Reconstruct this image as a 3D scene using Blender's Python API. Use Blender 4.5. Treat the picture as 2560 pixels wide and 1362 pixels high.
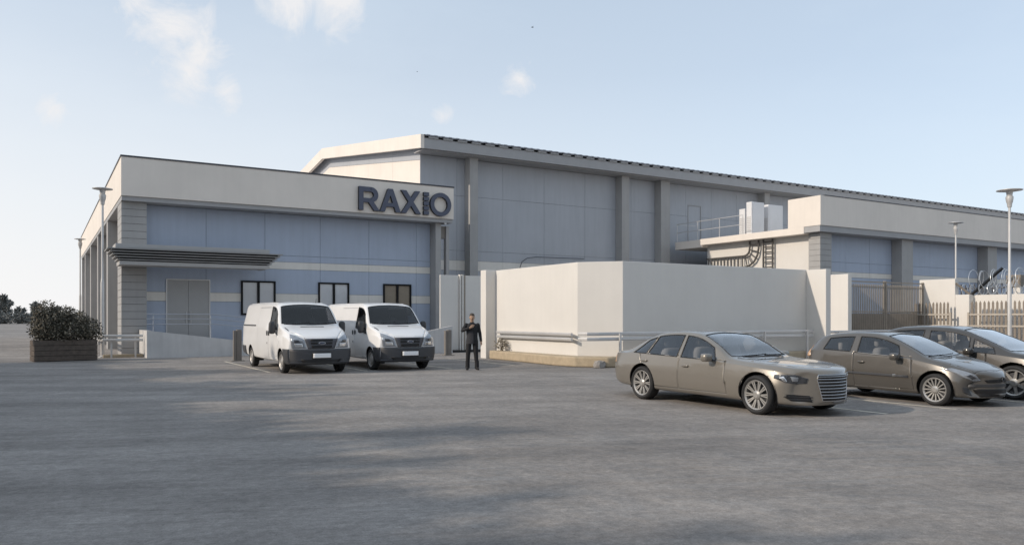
import bpy, bmesh, math, random
import numpy as np
from mathutils import Vector, Matrix
from mathutils.bvhtree import BVHTree
from mathutils.geometry import tessellate_polygon

R = math.radians
for o in list(bpy.data.objects):
    bpy.data.objects.remove(o)
SC = bpy.context.scene
COL = SC.collection

# ------------------------------------------------------------------ camera
cam = bpy.data.cameras.new('camera'); camo = bpy.data.objects.new('camera', cam)
COL.objects.link(camo); SC.camera = camo
camo.location = (0, 0, 1.65)
camo.rotation_euler = (R(90), 0, -math.atan(1175 / 1951))
cam.sensor_width = 36; cam.lens = 36 * 1951 / 2560
cam.shift_y = 113 / 2560
cam.clip_start = .1; cam.clip_end = 4000

# ------------------------------------------------------------------ sun and sky
SUN_EL, SUN_AZ = R(26.0), R(9.5)          # azimuth: from -X turned towards +Y
to_sun = Vector((-math.cos(SUN_EL) * math.cos(SUN_AZ), math.cos(SUN_EL) * math.sin(SUN_AZ), math.sin(SUN_EL)))
sun = bpy.data.lights.new('sun', 'SUN'); suno = bpy.data.objects.new('sun', sun); COL.objects.link(suno)
sun.energy = 2.9; sun.angle = R(.8); sun.color = (1, .87, .72)
suno.rotation_euler = (-to_sun).to_track_quat('-Z', 'Y').to_euler()
suno.location = to_sun * 200

world = bpy.data.worlds.new('World'); SC.world = world; world.use_nodes = True
wn, wl = world.node_tree.nodes, world.node_tree.links
wn.clear()
wout = wn.new('ShaderNodeOutputWorld'); wbg = wn.new('ShaderNodeBackground')
wbg.inputs['Strength'].default_value = .15
sky = wn.new('ShaderNodeTexSky'); sky.sky_type = 'NISHITA'; sky.sun_disc = False
sky.sun_elevation = SUN_EL
sky.sun_rotation = math.atan2(to_sun.x, to_sun.y)
sky.altitude = 900; sky.air_density = 1.0; sky.dust_density = 2.6; sky.ozone_density = 1.6
def wnode(t, **k):
    n = wn.new(t)
    for a, v in k.items(): setattr(n, a, v)
    return n
def wmath(op, a, b=None, clamp=False):
    n = wnode('ShaderNodeMath', operation=op, use_clamp=clamp)
    for i, v in enumerate((a, b)):
        if v is None: continue
        if isinstance(v, (int, float)): n.inputs[i].default_value = v
        else: wl.new(v, n.inputs[i])
    return n.outputs[0]
tc = wnode('ShaderNodeTexCoord')
sepw = wnode('ShaderNodeSeparateXYZ'); wl.new(tc.outputs['Generated'], sepw.inputs[0])
# wispy high cloud, stretched along the horizon
mp = wnode('ShaderNodeMapping'); mp.inputs['Scale'].default_value = (1.0, 1.0, 2.6)
wl.new(tc.outputs['Generated'], mp.inputs[0])
n1 = wnode('ShaderNodeTexNoise'); n1.inputs['Scale'].default_value = 2.2; n1.inputs['Detail'].default_value = 7; n1.inputs['Roughness'].default_value = .55
wl.new(mp.outputs[0], n1.inputs['Vector'])
veil = wmath('MULTIPLY', wmath('SUBTRACT', n1.outputs['Fac'], .44), 2.2, True)
n2 = wnode('ShaderNodeTexNoise'); n2.inputs['Scale'].default_value = 16; n2.inputs['Detail'].default_value = 8; n2.inputs['Roughness'].default_value = .64
n2.inputs['Distortion'].default_value = .5
wl.new(tc.outputs['Generated'], n2.inputs['Vector'])
def cloud_at(az, el, size, soft):
    """a cloud as a lump of noise round a direction of the sky (azimuth from +Y to +X)"""
    d = (math.cos(el) * math.sin(az), math.cos(el) * math.cos(az), math.sin(el))
    dist = wnode('ShaderNodeVectorMath', operation='DISTANCE'); wl.new(tc.outputs['Generated'], dist.inputs[0]); dist.inputs[1].default_value = d
    lump = wmath('SUBTRACT', 1.0, wmath('DIVIDE', dist.outputs['Value'], size), True)
    s = wmath('ADD', lump, wmath('MULTIPLY', wmath('SUBTRACT', n2.outputs['Fac'], .5), 2.6))
    return wmath('MULTIPLY', wmath('MULTIPLY', wmath('SUBTRACT', s, soft), 1.5, True), wmath('MULTIPLY', lump, 3.0, True))
cl = None
for (az, el, size, soft) in [
        (R(5.6), R(20.4), .070, .42), (R(7.4), R(18.6), .075, .30), (R(9.0), R(16.9), .060, .30), (R(11.0), R(15.2), .040, .40), (R(15.2), R(21.9), .060, .34), (R(18.6), R(21.8), .060, .34),
        (R(31.7), R(16.9), .034, .22), (R(0.6), R(13.0), .035, .50), (R(26.0), R(14.4), .030, .50), (R(-40), R(20), .16, .40),
        (R(80), R(24), .12, .45), (R(130), R(26), .14, .45), (R(200), R(22), .12, .45), (R(-110), R(30), .12, .45)]:
    c = cloud_at(az, el, size, soft)
    cl = c if cl is None else wmath('MAXIMUM', cl, c)
fade = wmath('SUBTRACT', 1.0, wmath('MULTIPLY', wmath('ABSOLUTE', sepw.outputs['Z']), 3.4), True)   # pale haze towards the horizon
sdot = wnode('ShaderNodeVectorMath', operation='DOT_PRODUCT'); wl.new(tc.outputs['Generated'], sdot.inputs[0])
sdot.inputs[1].default_value = Vector((to_sun.x, to_sun.y, 0)).normalized()
sunward = wmath('MULTIPLY', wmath('ADD', sdot.outputs['Value'], .70), 1.0, True)
low = wmath('MULTIPLY', wmath('POWER', wmath('SUBTRACT', 1.0, wmath('MULTIPLY', wmath('ABSOLUTE', sepw.outputs['Z']), 2.3), True), 1.15), wmath('ADD', wmath('MULTIPLY', sunward, .85), .22, True))
mixh = wnode('ShaderNodeMixRGB'); mixh.inputs[2].default_value = (5.15, 5.95, 6.7, 1)
wl.new(wmath('ADD', wmath('ADD', wmath('MULTIPLY', fade, .30), .56), wmath('MULTIPLY', veil, .16), True), mixh.inputs[0]); wl.new(sky.outputs[0], mixh.inputs[1])
mixc = wnode('ShaderNodeMixRGB'); mixc.inputs[2].default_value = (5.9, 5.85, 5.9, 1)
mixl = wnode('ShaderNodeMixRGB'); mixl.inputs[2].default_value = (6.35, 6.25, 6.2, 1)
wl.new(low, mixl.inputs[0]); wl.new(mixh.outputs[0], mixl.inputs[1])
wl.new(wmath('MULTIPLY', cl, .9), mixc.inputs[0]); wl.new(mixl.outputs[0], mixc.inputs[1])
wl.new(mixc.outputs[0], wbg.inputs['Color']); wl.new(wbg.outputs[0], wout.inputs['Surface'])

SC.view_settings.view_transform = 'Standard'; SC.view_settings.look = 'None'
SC.view_settings.exposure = 0.0; SC.view_settings.gamma = 1.0
SC.view_settings.use_curve_mapping = False
SC.render.engine = 'CYCLES'

# ------------------------------------------------------------------ materials
def lin(r, g, b):
    f = lambda c: (c / 255 / 12.92) if c <= 10 else ((c / 255 + .055) / 1.055) ** 2.4
    return (f(r), f(g), f(b))
MATS = {}
def mat(name, col, rough=.6, metal=0., var=.10, scale=1.5, bump=0., bscale=60., coat=0., spec=.5, streak=0., grime=0.):
    m = bpy.data.materials.new(name); m.use_nodes = True
    nt = m.node_tree; N, Lk = nt.nodes, nt.links
    b = N['Principled BSDF']
    b.inputs['Roughness'].default_value = rough; b.inputs['Metallic'].default_value = metal
    b.inputs['Specular IOR Level'].default_value = spec
    if coat: b.inputs['Coat Weight'].default_value = coat; b.inputs['Coat Roughness'].default_value = .04
    geo = N.new('ShaderNodeNewGeometry')
    nz = N.new('ShaderNodeTexNoise'); nz.inputs['Scale'].default_value = scale; nz.inputs['Detail'].default_value = 6; nz.inputs['Roughness'].default_value = .6
    Lk.new(geo.outputs['Position'], nz.inputs['Vector'])
    ramp = N.new('ShaderNodeMapRange'); ramp.inputs['From Min'].default_value = .3; ramp.inputs['From Max'].default_value = .7
    ramp.inputs['To Min'].default_value = 1 - var; ramp.inputs['To Max'].default_value = 1 + var * .6
    Lk.new(nz.outputs['Fac'], ramp.inputs['Value'])
    val = ramp.outputs[0]
    if streak:                                                  # rain streaks: noise drawn out along Z
        mp = N.new('ShaderNodeMapping'); mp.inputs['Scale'].default_value = (3.0, 3.0, .22)
        Lk.new(geo.outputs['Position'], mp.inputs[0])
        ns = N.new('ShaderNodeTexNoise'); ns.inputs['Scale'].default_value = 1.6; ns.inputs['Detail'].default_value = 5
        Lk.new(mp.outputs[0], ns.inputs['Vector'])
        mr = N.new('ShaderNodeMapRange'); mr.inputs['From Min'].default_value = .42; mr.inputs['From Max'].default_value = .72
        mr.inputs['To Min'].default_value = 1; mr.inputs['To Max'].default_value = 1 - streak
        Lk.new(ns.outputs['Fac'], mr.inputs['Value'])
        mu = N.new('ShaderNodeMath'); mu.operation = 'MULTIPLY'; Lk.new(val, mu.inputs[0]); Lk.new(mr.outputs[0], mu.inputs[1]); val = mu.outputs[0]
    mix = N.new('ShaderNodeVectorMath'); mix.operation = 'SCALE'; mix.inputs[0].default_value = col
    Lk.new(val, mix.inputs['Scale'])
    Lk.new(mix.outputs[0], b.inputs['Base Color'])
    rr = N.new('ShaderNodeMapRange'); rr.inputs['To Min'].default_value = max(0, rough - .06); rr.inputs['To Max'].default_value = min(1, rough + .08)
    Lk.new(nz.outputs['Fac'], rr.inputs['Value']); Lk.new(rr.outputs[0], b.inputs['Roughness'])
    if bump:
        nb = N.new('ShaderNodeTexNoise'); nb.inputs['Scale'].default_value = bscale; nb.inputs['Detail'].default_value = 5
        Lk.new(geo.outputs['Position'], nb.inputs['Vector'])
        bp = N.new('ShaderNodeBump'); bp.inputs['Strength'].default_value = bump; bp.inputs['Distance'].default_value = .02
        Lk.new(nb.outputs['Fac'], bp.inputs['Height']); Lk.new(bp.outputs[0], b.inputs['Normal'])
    MATS[name] = m
    return m

def glass_mat(name, tint, gloss=1.0):
    m = bpy.data.materials.new(name); m.use_nodes = True
    nt = m.node_tree; N, Lk = nt.nodes, nt.links
    N.remove(N['Principled BSDF']); out = N['Material Output']
    tr = N.new('ShaderNodeBsdfTransparent'); tr.inputs[0].default_value = (*tint, 1)
    gl = N.new('ShaderNodeBsdfGlossy'); gl.inputs['Roughness'].default_value = .02; gl.inputs[0].default_value = (1, 1, 1, 1)
    fr = N.new('ShaderNodeFresnel'); fr.inputs['IOR'].default_value = 1.52
    mu = N.new('ShaderNodeMath'); mu.operation = 'MULTIPLY'; mu.use_clamp = True; mu.inputs[1].default_value = gloss
    Lk.new(fr.outputs[0], mu.inputs[0])
    mx = N.new('ShaderNodeMixShader'); Lk.new(mu.outputs[0], mx.inputs[0]); Lk.new(tr.outputs[0], mx.inputs[1]); Lk.new(gl.outputs[0], mx.inputs[2])
    Lk.new(mx.outputs[0], out.inputs['Surface'])
    MATS[name] = m
    return m

mat('plaster', (.75, .69, .625), .85, var=.06, scale=.5, bump=.05, bscale=25, streak=.03)
mat('plaster_white', (.675, .65, .612), .85, var=.05, scale=.5, bump=.06, bscale=25, streak=.018)
mat('pillar_grey', (.37, .365, .36), .8, var=.07, scale=1.2, bump=.06, streak=.06)
mat('beam_grey', (.36, .36, .365), .75, var=.06)
mat('blue_panel', (.385, .44, .54), .55, var=.06, scale=.5, bump=.02, bscale=8, streak=.06)
mat('grey_panel', (.40, .418, .452), .55, var=.06, scale=.4, bump=.02, bscale=8, streak=.06)
mat('cream_panel', (.70, .67, .62), .6, var=.06, streak=.06)
mat('groove', (.17, .168, .165), .9)
mat('joint', (.10, .11, .13), .9)
mat('cap_dark', (.045, .048, .06), .5, var=.2)
mat('roof_sheet', (.30, .31, .34), .5, metal=.2, var=.1)
mat('white_metal', (.68, .68, .69), .4, var=.05)
mat('light_metal', (.58, .57, .56), .38, metal=.35, var=.08)
mat('louvre', (.30, .295, .29), .5, var=.15)
mat('canopy_grey', (.44, .43, .42), .6, var=.05)
mat('door_grey', (.36, .36, .36), .5, var=.05)
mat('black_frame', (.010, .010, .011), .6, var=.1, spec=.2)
mat('pane_pale', (.52, .53, .55), .06, var=.05, scale=3, spec=.9)
mat('pane_tan', (.26, .22, .17), .06, var=.08, scale=4, spec=.9)
mat('sign_blue', (.075, .085, .125), .5, var=.05)
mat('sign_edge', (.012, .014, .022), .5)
mat('concrete', (.58, .57, .56), .85, var=.10, scale=1.5, bump=.1, bscale=30, streak=.1)
mat('tan_kerb', (.43, .35, .245), .9, var=.16, scale=5, bump=.3, bscale=30)
mat('tan_metal', (.215, .183, .15), .6, var=.15, scale=3)
mat('rail_tan', (.42, .375, .32), .6, var=.1, scale=3)
mat('brown_metal', (.30, .26, .215), .6, var=.15, scale=3)
mat('tray_metal', (.085, .08, .075), .5, var=.15)
mat('bollard_grey', (.21, .19, .17), .6, var=.15)
mat('wood_dark', (.105, .082, .066), .75, var=.35, scale=6, bump=.25, bscale=30)
mat('soil', (.05, .04, .03), .95, var=.3)
mat('razor', (.62, .64, .66), .3, metal=.6, var=.05)
mat('line_paint', (.62, .56, .46), .8, var=.30, scale=4)
mat('rubber', (.022, .022, .023), .75, var=.2)
mat('dark_plastic', (.045, .046, .05), .5, var=.15)
mat('bumper_grey', (.052, .054, .060), .5, var=.1)
mat('grille_grey', (.085, .09, .105), .45, var=.08)
mat('black', (.008, .008, .009), .5)
mat('chrome', (.52, .52, .53), .25, metal=1., var=.04)
mat('alloy', (.46, .445, .42), .36, metal=.6, var=.06)
mat('steel_rim', (.40, .385, .37), .45, metal=.4, var=.08)
mat('plate_white', (.92, .92, .92), .5, var=.03)
mat('seat', (.22, .215, .21), .8, var=.2)
mat('seat_tan', (.34, .32, .29), .8, var=.1)
mat('interior', (.20, .20, .20), .8)
mat('interior_dark', (.03, .03, .032), .8)
mat('seat_dark', (.05, .048, .046), .8)
mat('paint_white', (.80, .79, .78), .3, var=.03, coat=.6)
mat('paint_taupe', (.222, .203, .176), .32, metal=.3, var=.03, coat=1.0)
mat('paint_brown', (.104, .095, .084), .32, metal=.3, var=.03, coat=1.0)
mat('paint_bronze', (.066, .060, .054), .32, metal=.35, var=.03, coat=1.0)
mat('rail_blue', (.34, .365, .41), .45, var=.05)
mat('lamp_lens', (.30, .32, .35), .08, metal=.35, var=.15, scale=14, spec=.9, coat=.8)
mat('lamp_dark', (.06, .065, .075), .12, metal=.4, var=.2, scale=14, spec=.9, coat=.8)
mat('lamp_bright', (.86, .86, .86), .12, metal=.9, var=.05)
mat('tail_lens', (.55, .34, .20), .15, var=.1, coat=.8)
mat('skin', (.40, .26, .18), .6, var=.08, scale=20)
mat('hair', (.07, .055, .04), .7, var=.2, scale=30)
mat('suit', (.012, .012, .014), .8, var=.3, scale=12)
mat('suit_sunlit', (.035, .036, .042), .85, var=.25, scale=12)  # suit tone brightened as if the sun lit it
mat('shirt', (.5, .5, .52), .7)
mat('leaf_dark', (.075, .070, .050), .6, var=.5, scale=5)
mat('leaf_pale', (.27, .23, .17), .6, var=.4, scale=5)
mat('leaf_far', (.17, .175, .165), .7, var=.4, scale=1.5)  # leaf tone lightened to suggest distance haze
mat('bark', (.09, .07, .055), .9, var=.3, scale=8)
mat('stone', (.30, .28, .26), .9, var=.2, scale=8, bump=.3)
glass_mat('car_glass', (.93, .94, .95), 2.1)
glass_mat('van_side_glass', (.20, .21, .23), .45)
glass_mat('car_glass_dark', (.66, .69, .73), 1.3)

# ground: worn, dusty asphalt yard
gm = bpy.data.materials.new('yard_asphalt'); gm.use_nodes = True; MATS['yard'] = gm
N, Lk = gm.node_tree.nodes, gm.node_tree.links
gb = N['Principled BSDF']; gb.inputs['Roughness'].default_value = .9; gb.inputs['Specular IOR Level'].default_value = .25
geo = N.new('ShaderNodeNewGeometry')
def gnoise(scale, detail=6, rough=.6, stretch=None):
    n = N.new('ShaderNodeTexNoise'); n.inputs['Scale'].default_value = scale; n.inputs['Detail'].default_value = detail; n.inputs['Roughness'].default_value = rough
    if stretch:
        mr_ = N.new('ShaderNodeMapping'); mr_.inputs['Rotation'].default_value = (0, 0, R(22)); Lk.new(geo.outputs['Position'], mr_.inputs[0])
        mp = N.new('ShaderNodeMapping'); mp.inputs['Scale'].default_value = stretch
        Lk.new(mr_.outputs[0], mp.inputs[0]); Lk.new(mp.outputs[0], n.inputs['Vector'])
    else: Lk.new(geo.outputs['Position'], n.inputs['Vector'])
    return n.outputs['Fac']
def gmap(v, a, b, c, d):
    m = N.new('ShaderNodeMapRange'); Lk.new(v, m.inputs['Value'])
    for k, x in zip(('From Min', 'From Max', 'To Min', 'To Max'), (a, b, c, d)): m.inputs[k].default_value = x
    return m.outputs[0]
def gmul(a, b):
    m = N.new('ShaderNodeMath'); m.operation = 'MULTIPLY'; Lk.new(a, m.inputs[0]); Lk.new(b, m.inputs[1]); return m.outputs[0]
v = gmap(gnoise(.16, 5), .35, .68, .84, 1.10)
v = gmul(v, gmap(gnoise(.42, 6, .6, (.30, 2.0, 1)), .38, .68, 1.09, .78))      # drawn-out stains
v = gmul(v, gmap(gnoise(.8, 4, .6), .64, .74, 1.0, .80))             # oil and damp patches
v = gmul(v, gmap(gnoise(1.1, 6, .65), .3, .72, .86, 1.12))
v = gmul(v, gmap(gnoise(7, 5, .7), .3, .72, .80, 1.16))
v = gmul(v, gmap(gnoise(17, 4, .75), .34, .70, .82, 1.14))
v = gmul(v, gmap(gnoise(60, 3, .75), .28, .75, .74, 1.22))
v = gmul(v, gmap(gnoise(26, 2, .6), .66, .74, 1.0, .62))             # dark grit
cc = N.new('ShaderNodeVectorMath'); cc.operation = 'SCALE'; cc.inputs[0].default_value = (.306, .284, .266)
Lk.new(v, cc.inputs['Scale']); Lk.new(cc.outputs[0], gb.inputs['Base Color'])
hsum = N.new('ShaderNodeMath'); hsum.operation = 'ADD'
Lk.new(gmap(gnoise(3.0, 6, .62), 0, 1, 0, .030), hsum.inputs[0]); Lk.new(gmap(gnoise(38, 4, .7), 0, 1, 0, .007), hsum.inputs[1])
h2 = N.new('ShaderNodeMath'); h2.operation = 'ADD'; Lk.new(hsum.outputs[0], h2.inputs[0]); Lk.new(gmap(gnoise(.55, 4), 0, 1, 0, .16), h2.inputs[1])
h3 = N.new('ShaderNodeMath'); h3.operation = 'ADD'; Lk.new(h2.outputs[0], h3.inputs[0])
Lk.new(gmul(gmap(gnoise(1.0, 3, .55, (.32, 2.2, 1)), 0, 1, 0, .34), gmap(gnoise(.13, 3), .42, .58, .30, 1.0)), h3.inputs[1])      # ruts and tyre ripples, in patches
gbp = N.new('ShaderNodeBump'); gbp.inputs['Strength'].default_value = .75; gbp.inputs['Distance'].default_value = 1.0
Lk.new(h3.outputs[0], gbp.inputs['Height']); Lk.new(gbp.outputs[0], gb.inputs['Normal'])

# ------------------------------------------------------------------ mesh helpers
class MB:
    def __init__(s): s.v = []; s.f = []; s.m = []; s.cur = 0
    def quad(s, *ix): s.f.append(ix); s.m.append(s.cur)
    def box(s, x0, y0, z0, x1, y1, z1):
        x0, x1 = min(x0, x1), max(x0, x1); y0, y1 = min(y0, y1), max(y0, y1); z0, z1 = min(z0, z1), max(z0, z1)
        b = len(s.v)
        s.v += [(x0, y0, z0), (x1, y0, z0), (x1, y1, z0), (x0, y1, z0), (x0, y0, z1), (x1, y0, z1), (x1, y1, z1), (x0, y1, z1)]
        for q in ((3, 2, 1, 0), (4, 5, 6, 7), (0, 1, 5, 4), (1, 2, 6, 5), (2, 3, 7, 6), (3, 0, 4, 7)): s.quad(*[b + i for i in q])
        return s
    def prism(s, poly, a, b, axis):
        """extrude a 2-D polygon: axis 'z': (x,y), 'y': (x,z), 'x': (y,z)"""
        n = len(poly); k = len(s.v)
        def p3(p, t): return (p[0], p[1], t) if axis == 'z' else (p[0], t, p[1]) if axis == 'y' else (t, p[0], p[1])
        s.v += [p3(p, a) for p in poly] + [p3(p, b) for p in poly]
        s.quad(*[k + i for i in range(n - 1, -1, -1)]); s.quad(*[k + n + i for i in range(n)])
        for i in range(n): s.quad(k + i, k + (i + 1) % n, k + n + (i + 1) % n, k + n + i)
        return s
    def tube(s, pts, r, n=8, closed=False):
        pts = [Vector(p) for p in pts]; rs = r if isinstance(r, (list, tuple)) else [r] * len(pts)
        k = len(s.v); up = None; m = len(pts)
        for i, p in enumerate(pts):
            if closed: t = pts[(i + 1) % m] - pts[i - 1]
            else: t = pts[min(i + 1, m - 1)] - pts[max(i - 1, 0)]
            t.normalize()
            if up is None: up = Vector((0, 0, 1)) if abs(t.z) < .9 else Vector((1, 0, 0))
            a = t.cross(up)
            if a.length < 1e-4: a = t.cross(Vector((.3, 1, .2)))
            a.normalize(); b = a.cross(t).normalized(); up = b
            for j in range(n):
                w = 2 * math.pi * j / n
                s.v.append(tuple(p + (a * math.cos(w) + b * math.sin(w)) * rs[i]))
        for i in range(m if closed else m - 1):
            for j in range(n):
                i2 = (i + 1) % m
                s.quad(k + i * n + j, k + i * n + (j + 1) % n, k + i2 * n + (j + 1) % n, k + i2 * n + j)
        if not closed:
            s.quad(*[k + j for j in range(n - 1, -1, -1)]); s.quad(*[k + (m - 1) * n + j for j in range(n)])
        return s
    def lathe(s, prof, n, center=(0, 0, 0), axis='z'):
        """revolve (r, h) profile about an axis through center"""
        k = len(s.v); m = len(prof)
        for j in range(n):
            w = 2 * math.pi * j / n; c, q = math.cos(w), math.sin(w)
            for (r, h) in prof:
                p = (r * c, r * q, h) if axis == 'z' else (h, r * c, r * q) if axis == 'x' else (r * c, h, r * q)
                s.v.append((p[0] + center[0], p[1] + center[1], p[2] + center[2]))
        for j in range(n):
            for i in range(m - 1):
                j2 = (j + 1) % n
                s.quad(k + j * m + i, k + j2 * m + i, k + j2 * m + i + 1, k + j * m + i + 1)
        return s
    def ball(s, c, r, n=12, m=8):
        rx, ry, rz = r if isinstance(r, (tuple, list)) else (r, r, r); k = len(s.v)
        for i in range(1, m):
            a = math.pi * i / m
            for j in range(n):
                w = 2 * math.pi * j / n
                s.v.append((c[0] + rx * math.sin(a) * math.cos(w), c[1] + ry * math.sin(a) * math.sin(w), c[2] + rz * math.cos(a)))
        t = len(s.v); s.v += [(c[0], c[1], c[2] + rz), (c[0], c[1], c[2] - rz)]
        for i in range(m - 2):
            for j in range(n): s.quad(k + i * n + j, k + (i + 1) * n + j, k + (i + 1) * n + (j + 1) % n, k + i * n + (j + 1) % n)
        for j in range(n):
            s.quad(t, k + j, k + (j + 1) % n); s.quad(t + 1, k + (m - 2) * n + (j + 1) % n, k + (m - 2) * n + j)
        return s
    def build(s, name, material, parent=None, smooth=False, bevel=0):
        off = root_off(parent)
        me = bpy.data.meshes.new(name)
        me.from_pydata([(x - off[0], y - off[1], z - off[2]) for x, y, z in s.v], [], s.f)
        ms = material if isinstance(material, (list, tuple)) else [material]
        for q in ms: me.materials.append(MATS[q])
        if len(ms) > 1: me.polygons.foreach_set('material_index', s.m)
        bm = bmesh.new(); bm.from_mesh(me); bmesh.ops.recalc_face_normals(bm, faces=bm.faces); bm.to_mesh(me); bm.free()
        if smooth:
            me.shade_smooth(); me.set_sharp_from_angle(angle=R(smooth if smooth > 1 else 40))
        me.update()
        o = bpy.data.objects.new(name, me); COL.objects.link(o)
        if parent is not None: o.parent = parent
        if bevel:
            b = o.modifiers.new('bevel', 'BEVEL'); b.width = bevel; b.segments = 2; b.limit_method = 'ANGLE'
        return o
OFF = {}
def root_off(p):
    if p is None: return (0, 0, 0)
    while p.parent is not None: p = p.parent
    return tuple(p.location)
def thing(name, label, cat, loc=(0, 0, 0), group=None, rz=0):
    o = bpy.data.objects.new(name, None); COL.objects.link(o)
    o.location = loc; o.rotation_euler = (0, 0, rz); o.empty_display_size = .3
    return tag(o, label, cat, group)
def tag(o, label, cat, group=None):
    o['label'] = label; o['category'] = cat
    if group: o['group'] = group
    return o
def part(name, parent=None):
    o = bpy.data.objects.new(name, None); COL.objects.link(o); o.parent = parent; return o
def struct(o): o['kind'] = 'structure'; return o
def copy_tree(o, parent=None):
    c = o.copy(); COL.objects.link(c); c.parent = parent
    for ch in list(o.children): copy_tree(ch, c)
    return c
def boxp(name, parent, material, *b, bevel=0): return MB().box(*b).build(name, material, parent, bevel=bevel)

# ================================================================== SETTING
def piece(name, me, loc, parent, rz=0):
    off = root_off(parent)
    o = bpy.data.objects.new(name, me); COL.objects.link(o); o.parent = parent
    o.location = (loc[0] - off[0], loc[1] - off[1], loc[2] - off[2]); o.rotation_euler = (0, 0, rz)
    return o
MESH = {}
def box_mesh(key, sx, sy, sz, material, bevel=.0):
    """a box mesh standing on its base centre; shared by alike pieces"""
    if key in MESH: return MESH[key]
    o = MB().box(-sx / 2, -sy / 2, 0, sx / 2, sy / 2, sz).build(key, material)
    me = o.data; bpy.data.objects.remove(o); me.name = key
    MESH[key] = me
    return me

g = MB()
g.v = [(-900, -300, 0), (900, -300, 0), (900, 1500, 0), (-900, 1500, 0)]; g.quad(0, 1, 2, 3)
ground = struct(g.build('ground', 'yard'))
LINES = [(5.90, 24.0, 30.8), (8.62, 23.0, 29.5), (11.35, 22.6, 29.5), (14.05, 23.2, 28.4), (12.42, 8.15, 13.5), (14.10, 7.9, 13.2), (16.45, 7.9, 13.2), (9.6, 8.6, 13.6)]
for x, y0, y1 in LINES[:-1]:
    m = MB(); n = 12; k = 0
    for i in range(n + 1):
        y = y0 + (y1 - y0) * i / n
        m.v += [(x - .05 + random.Random(i).uniform(-.006, .006), y, .004), (x + .05 + random.Random(i + 50).uniform(-.006, .006), y, .004)]
    for i in range(n): m.quad(2 * i, 2 * i + 1, 2 * i + 3, 2 * i + 2)
    m.build('parking_line', 'line_paint', ground)

# ------------------------------------------------------------------ panelled walls
def subtract(rects, hole):
    out = []
    hx0, hx1, hz0, hz1 = hole
    for (x0, x1, z0, z1) in rects:
        if hx1 <= x0 or hx0 >= x1 or hz1 <= z0 or hz0 >= z1: out.append((x0, x1, z0, z1)); continue
        if hx0 > x0: out.append((x0, hx0, z0, z1))
        if hx1 < x1: out.append((hx1, x1, z0, z1))
        a, b = max(x0, hx0), min(x1, hx1)
        if hz0 > z0: out.append((a, b, z0, hz0))
        if hz1 < z1: out.append((a, b, hz1, z1))
    return out
def panel_wall(parent, cols, rows, y, holes=(), gap=.014, thick=.04, rnd=None):
    """cladding panels facing -Y; rows = (z0, z1, material)"""
    rnd = rnd or random.Random(4)
    for i in range(len(cols) - 1):
        for (z0, z1, mt) in rows:
            rects = [(cols[i] + gap / 2, cols[i + 1] - gap / 2, z0 + gap / 2, z1 - gap / 2)]
            for h in holes: rects = subtract(rects, h)
            if not rects: continue
            j = rnd.uniform(-.003, .003)
            for (a, b, c, d) in rects:
                if b - a > .01 and d - c > .01: boxp('wall_panel', parent, mt, a, y + j, c, b, y + thick, d)
def courses(parent, x0, x1, y0, y1, z0, z1, h, material, name='pillar_block'):
    """a pillar laid in grooved courses round a core"""
    boxp('pillar_core', parent, 'groove', x0 + .02, y0 + .02, z0, x1 - .02, y1 - .02, z1)
    n = max(1, round((z1 - z0) / h)); h = (z1 - z0) / n
    me = box_mesh('%s_%.2f_%.2f_%.2f' % (name, x1 - x0, y1 - y0, h), x1 - x0, y1 - y0, h - .018, material)
    for i in range(n): piece(name, me, ((x0 + x1) / 2, (y0 + y1) / 2, z0 + i * h + .009), parent)

# ------------------------------------------------------------------ office building (left)
B = thing('office_building', 'flat-roofed blue and grey office building with louvred entrance canopy', 'building', (2.93, 37.6, 0))
boxp('wall', B, 'pillar_grey', 3.70, 38.78, 0, 18.40, 78, 8.30)
boxp('wall_backing', B, 'joint', 3.99, 38.725, 0, 18.10, 38.775, 6.76)
boxp('roof', B, 'roof_sheet', 3.24, 37.91, 8.303, 18.67, 77.6, 8.40)
m = MB(); m.box(2.93, 37.6, 6.94, 18.98, 37.9, 8.62); m.box(2.93, 37.9, 6.94, 3.23, 78, 8.62); m.box(18.68, 37.9, 6.94, 18.98, 41.98, 8.62); m.box(3.23, 77.7, 6.94, 18.68, 78, 8.62)
m.build('fascia', 'plaster', B)
m = MB(); m.box(2.90, 37.57, 8.622, 19.01, 37.93, 8.69); m.box(2.90, 37.93, 8.622, 3.26, 78.03, 8.69); m.box(18.65, 37.93, 8.622, 19.01, 41.98, 8.69)
m.build('parapet_cap', 'cap_dark', B)
m = MB(); m.box(2.955, 37.68, 6.74, 18.955, 38.6, 6.937); m.box(2.955, 38.6, 6.74, 3.69, 77.9, 6.937)
m.build('soffit_beam', 'beam_grey', B)
courses(B, 2.97, 3.98, 38.0, 40.0, 0, 6.737, .325, 'pillar_grey')
for i, y in enumerate((46.2, 54.5, 62.8, 71.0, 76.8)):
    boxp('pillar', B, 'pillar_grey', 2.97, y, 0, 3.695, y + 1.0, 6.737)
boxp('pillar', B, 'pillar_grey', 18.10, 38.0, 0, 18.42, 38.72, 6.737)
boxp('wall_light', B, 'white_metal', 18.50, 37.72, 6.66, 18.62, 37.84, 6.735)
boxp('downpipe', B, 'pillar_grey', 18.78, 38.1, 0, 18.96, 38.4, 6.60)
boxp('rainwater_box', B, 'bollard_grey', 18.44, 38.2, 5.95, 18.77, 38.5, 6.60)
WIN = [(8.15, 9.78, 1.78, 3.43), (11.90, 13.51, 1.78, 3.43), (15.37, 16.96, 1.78, 3.43)]
DOOR = (4.85, 6.76, .60, 3.43)
cols = [4.0, 6.58, 9.28, 12.01, 14.59, 17.27, 18.09]
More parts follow.
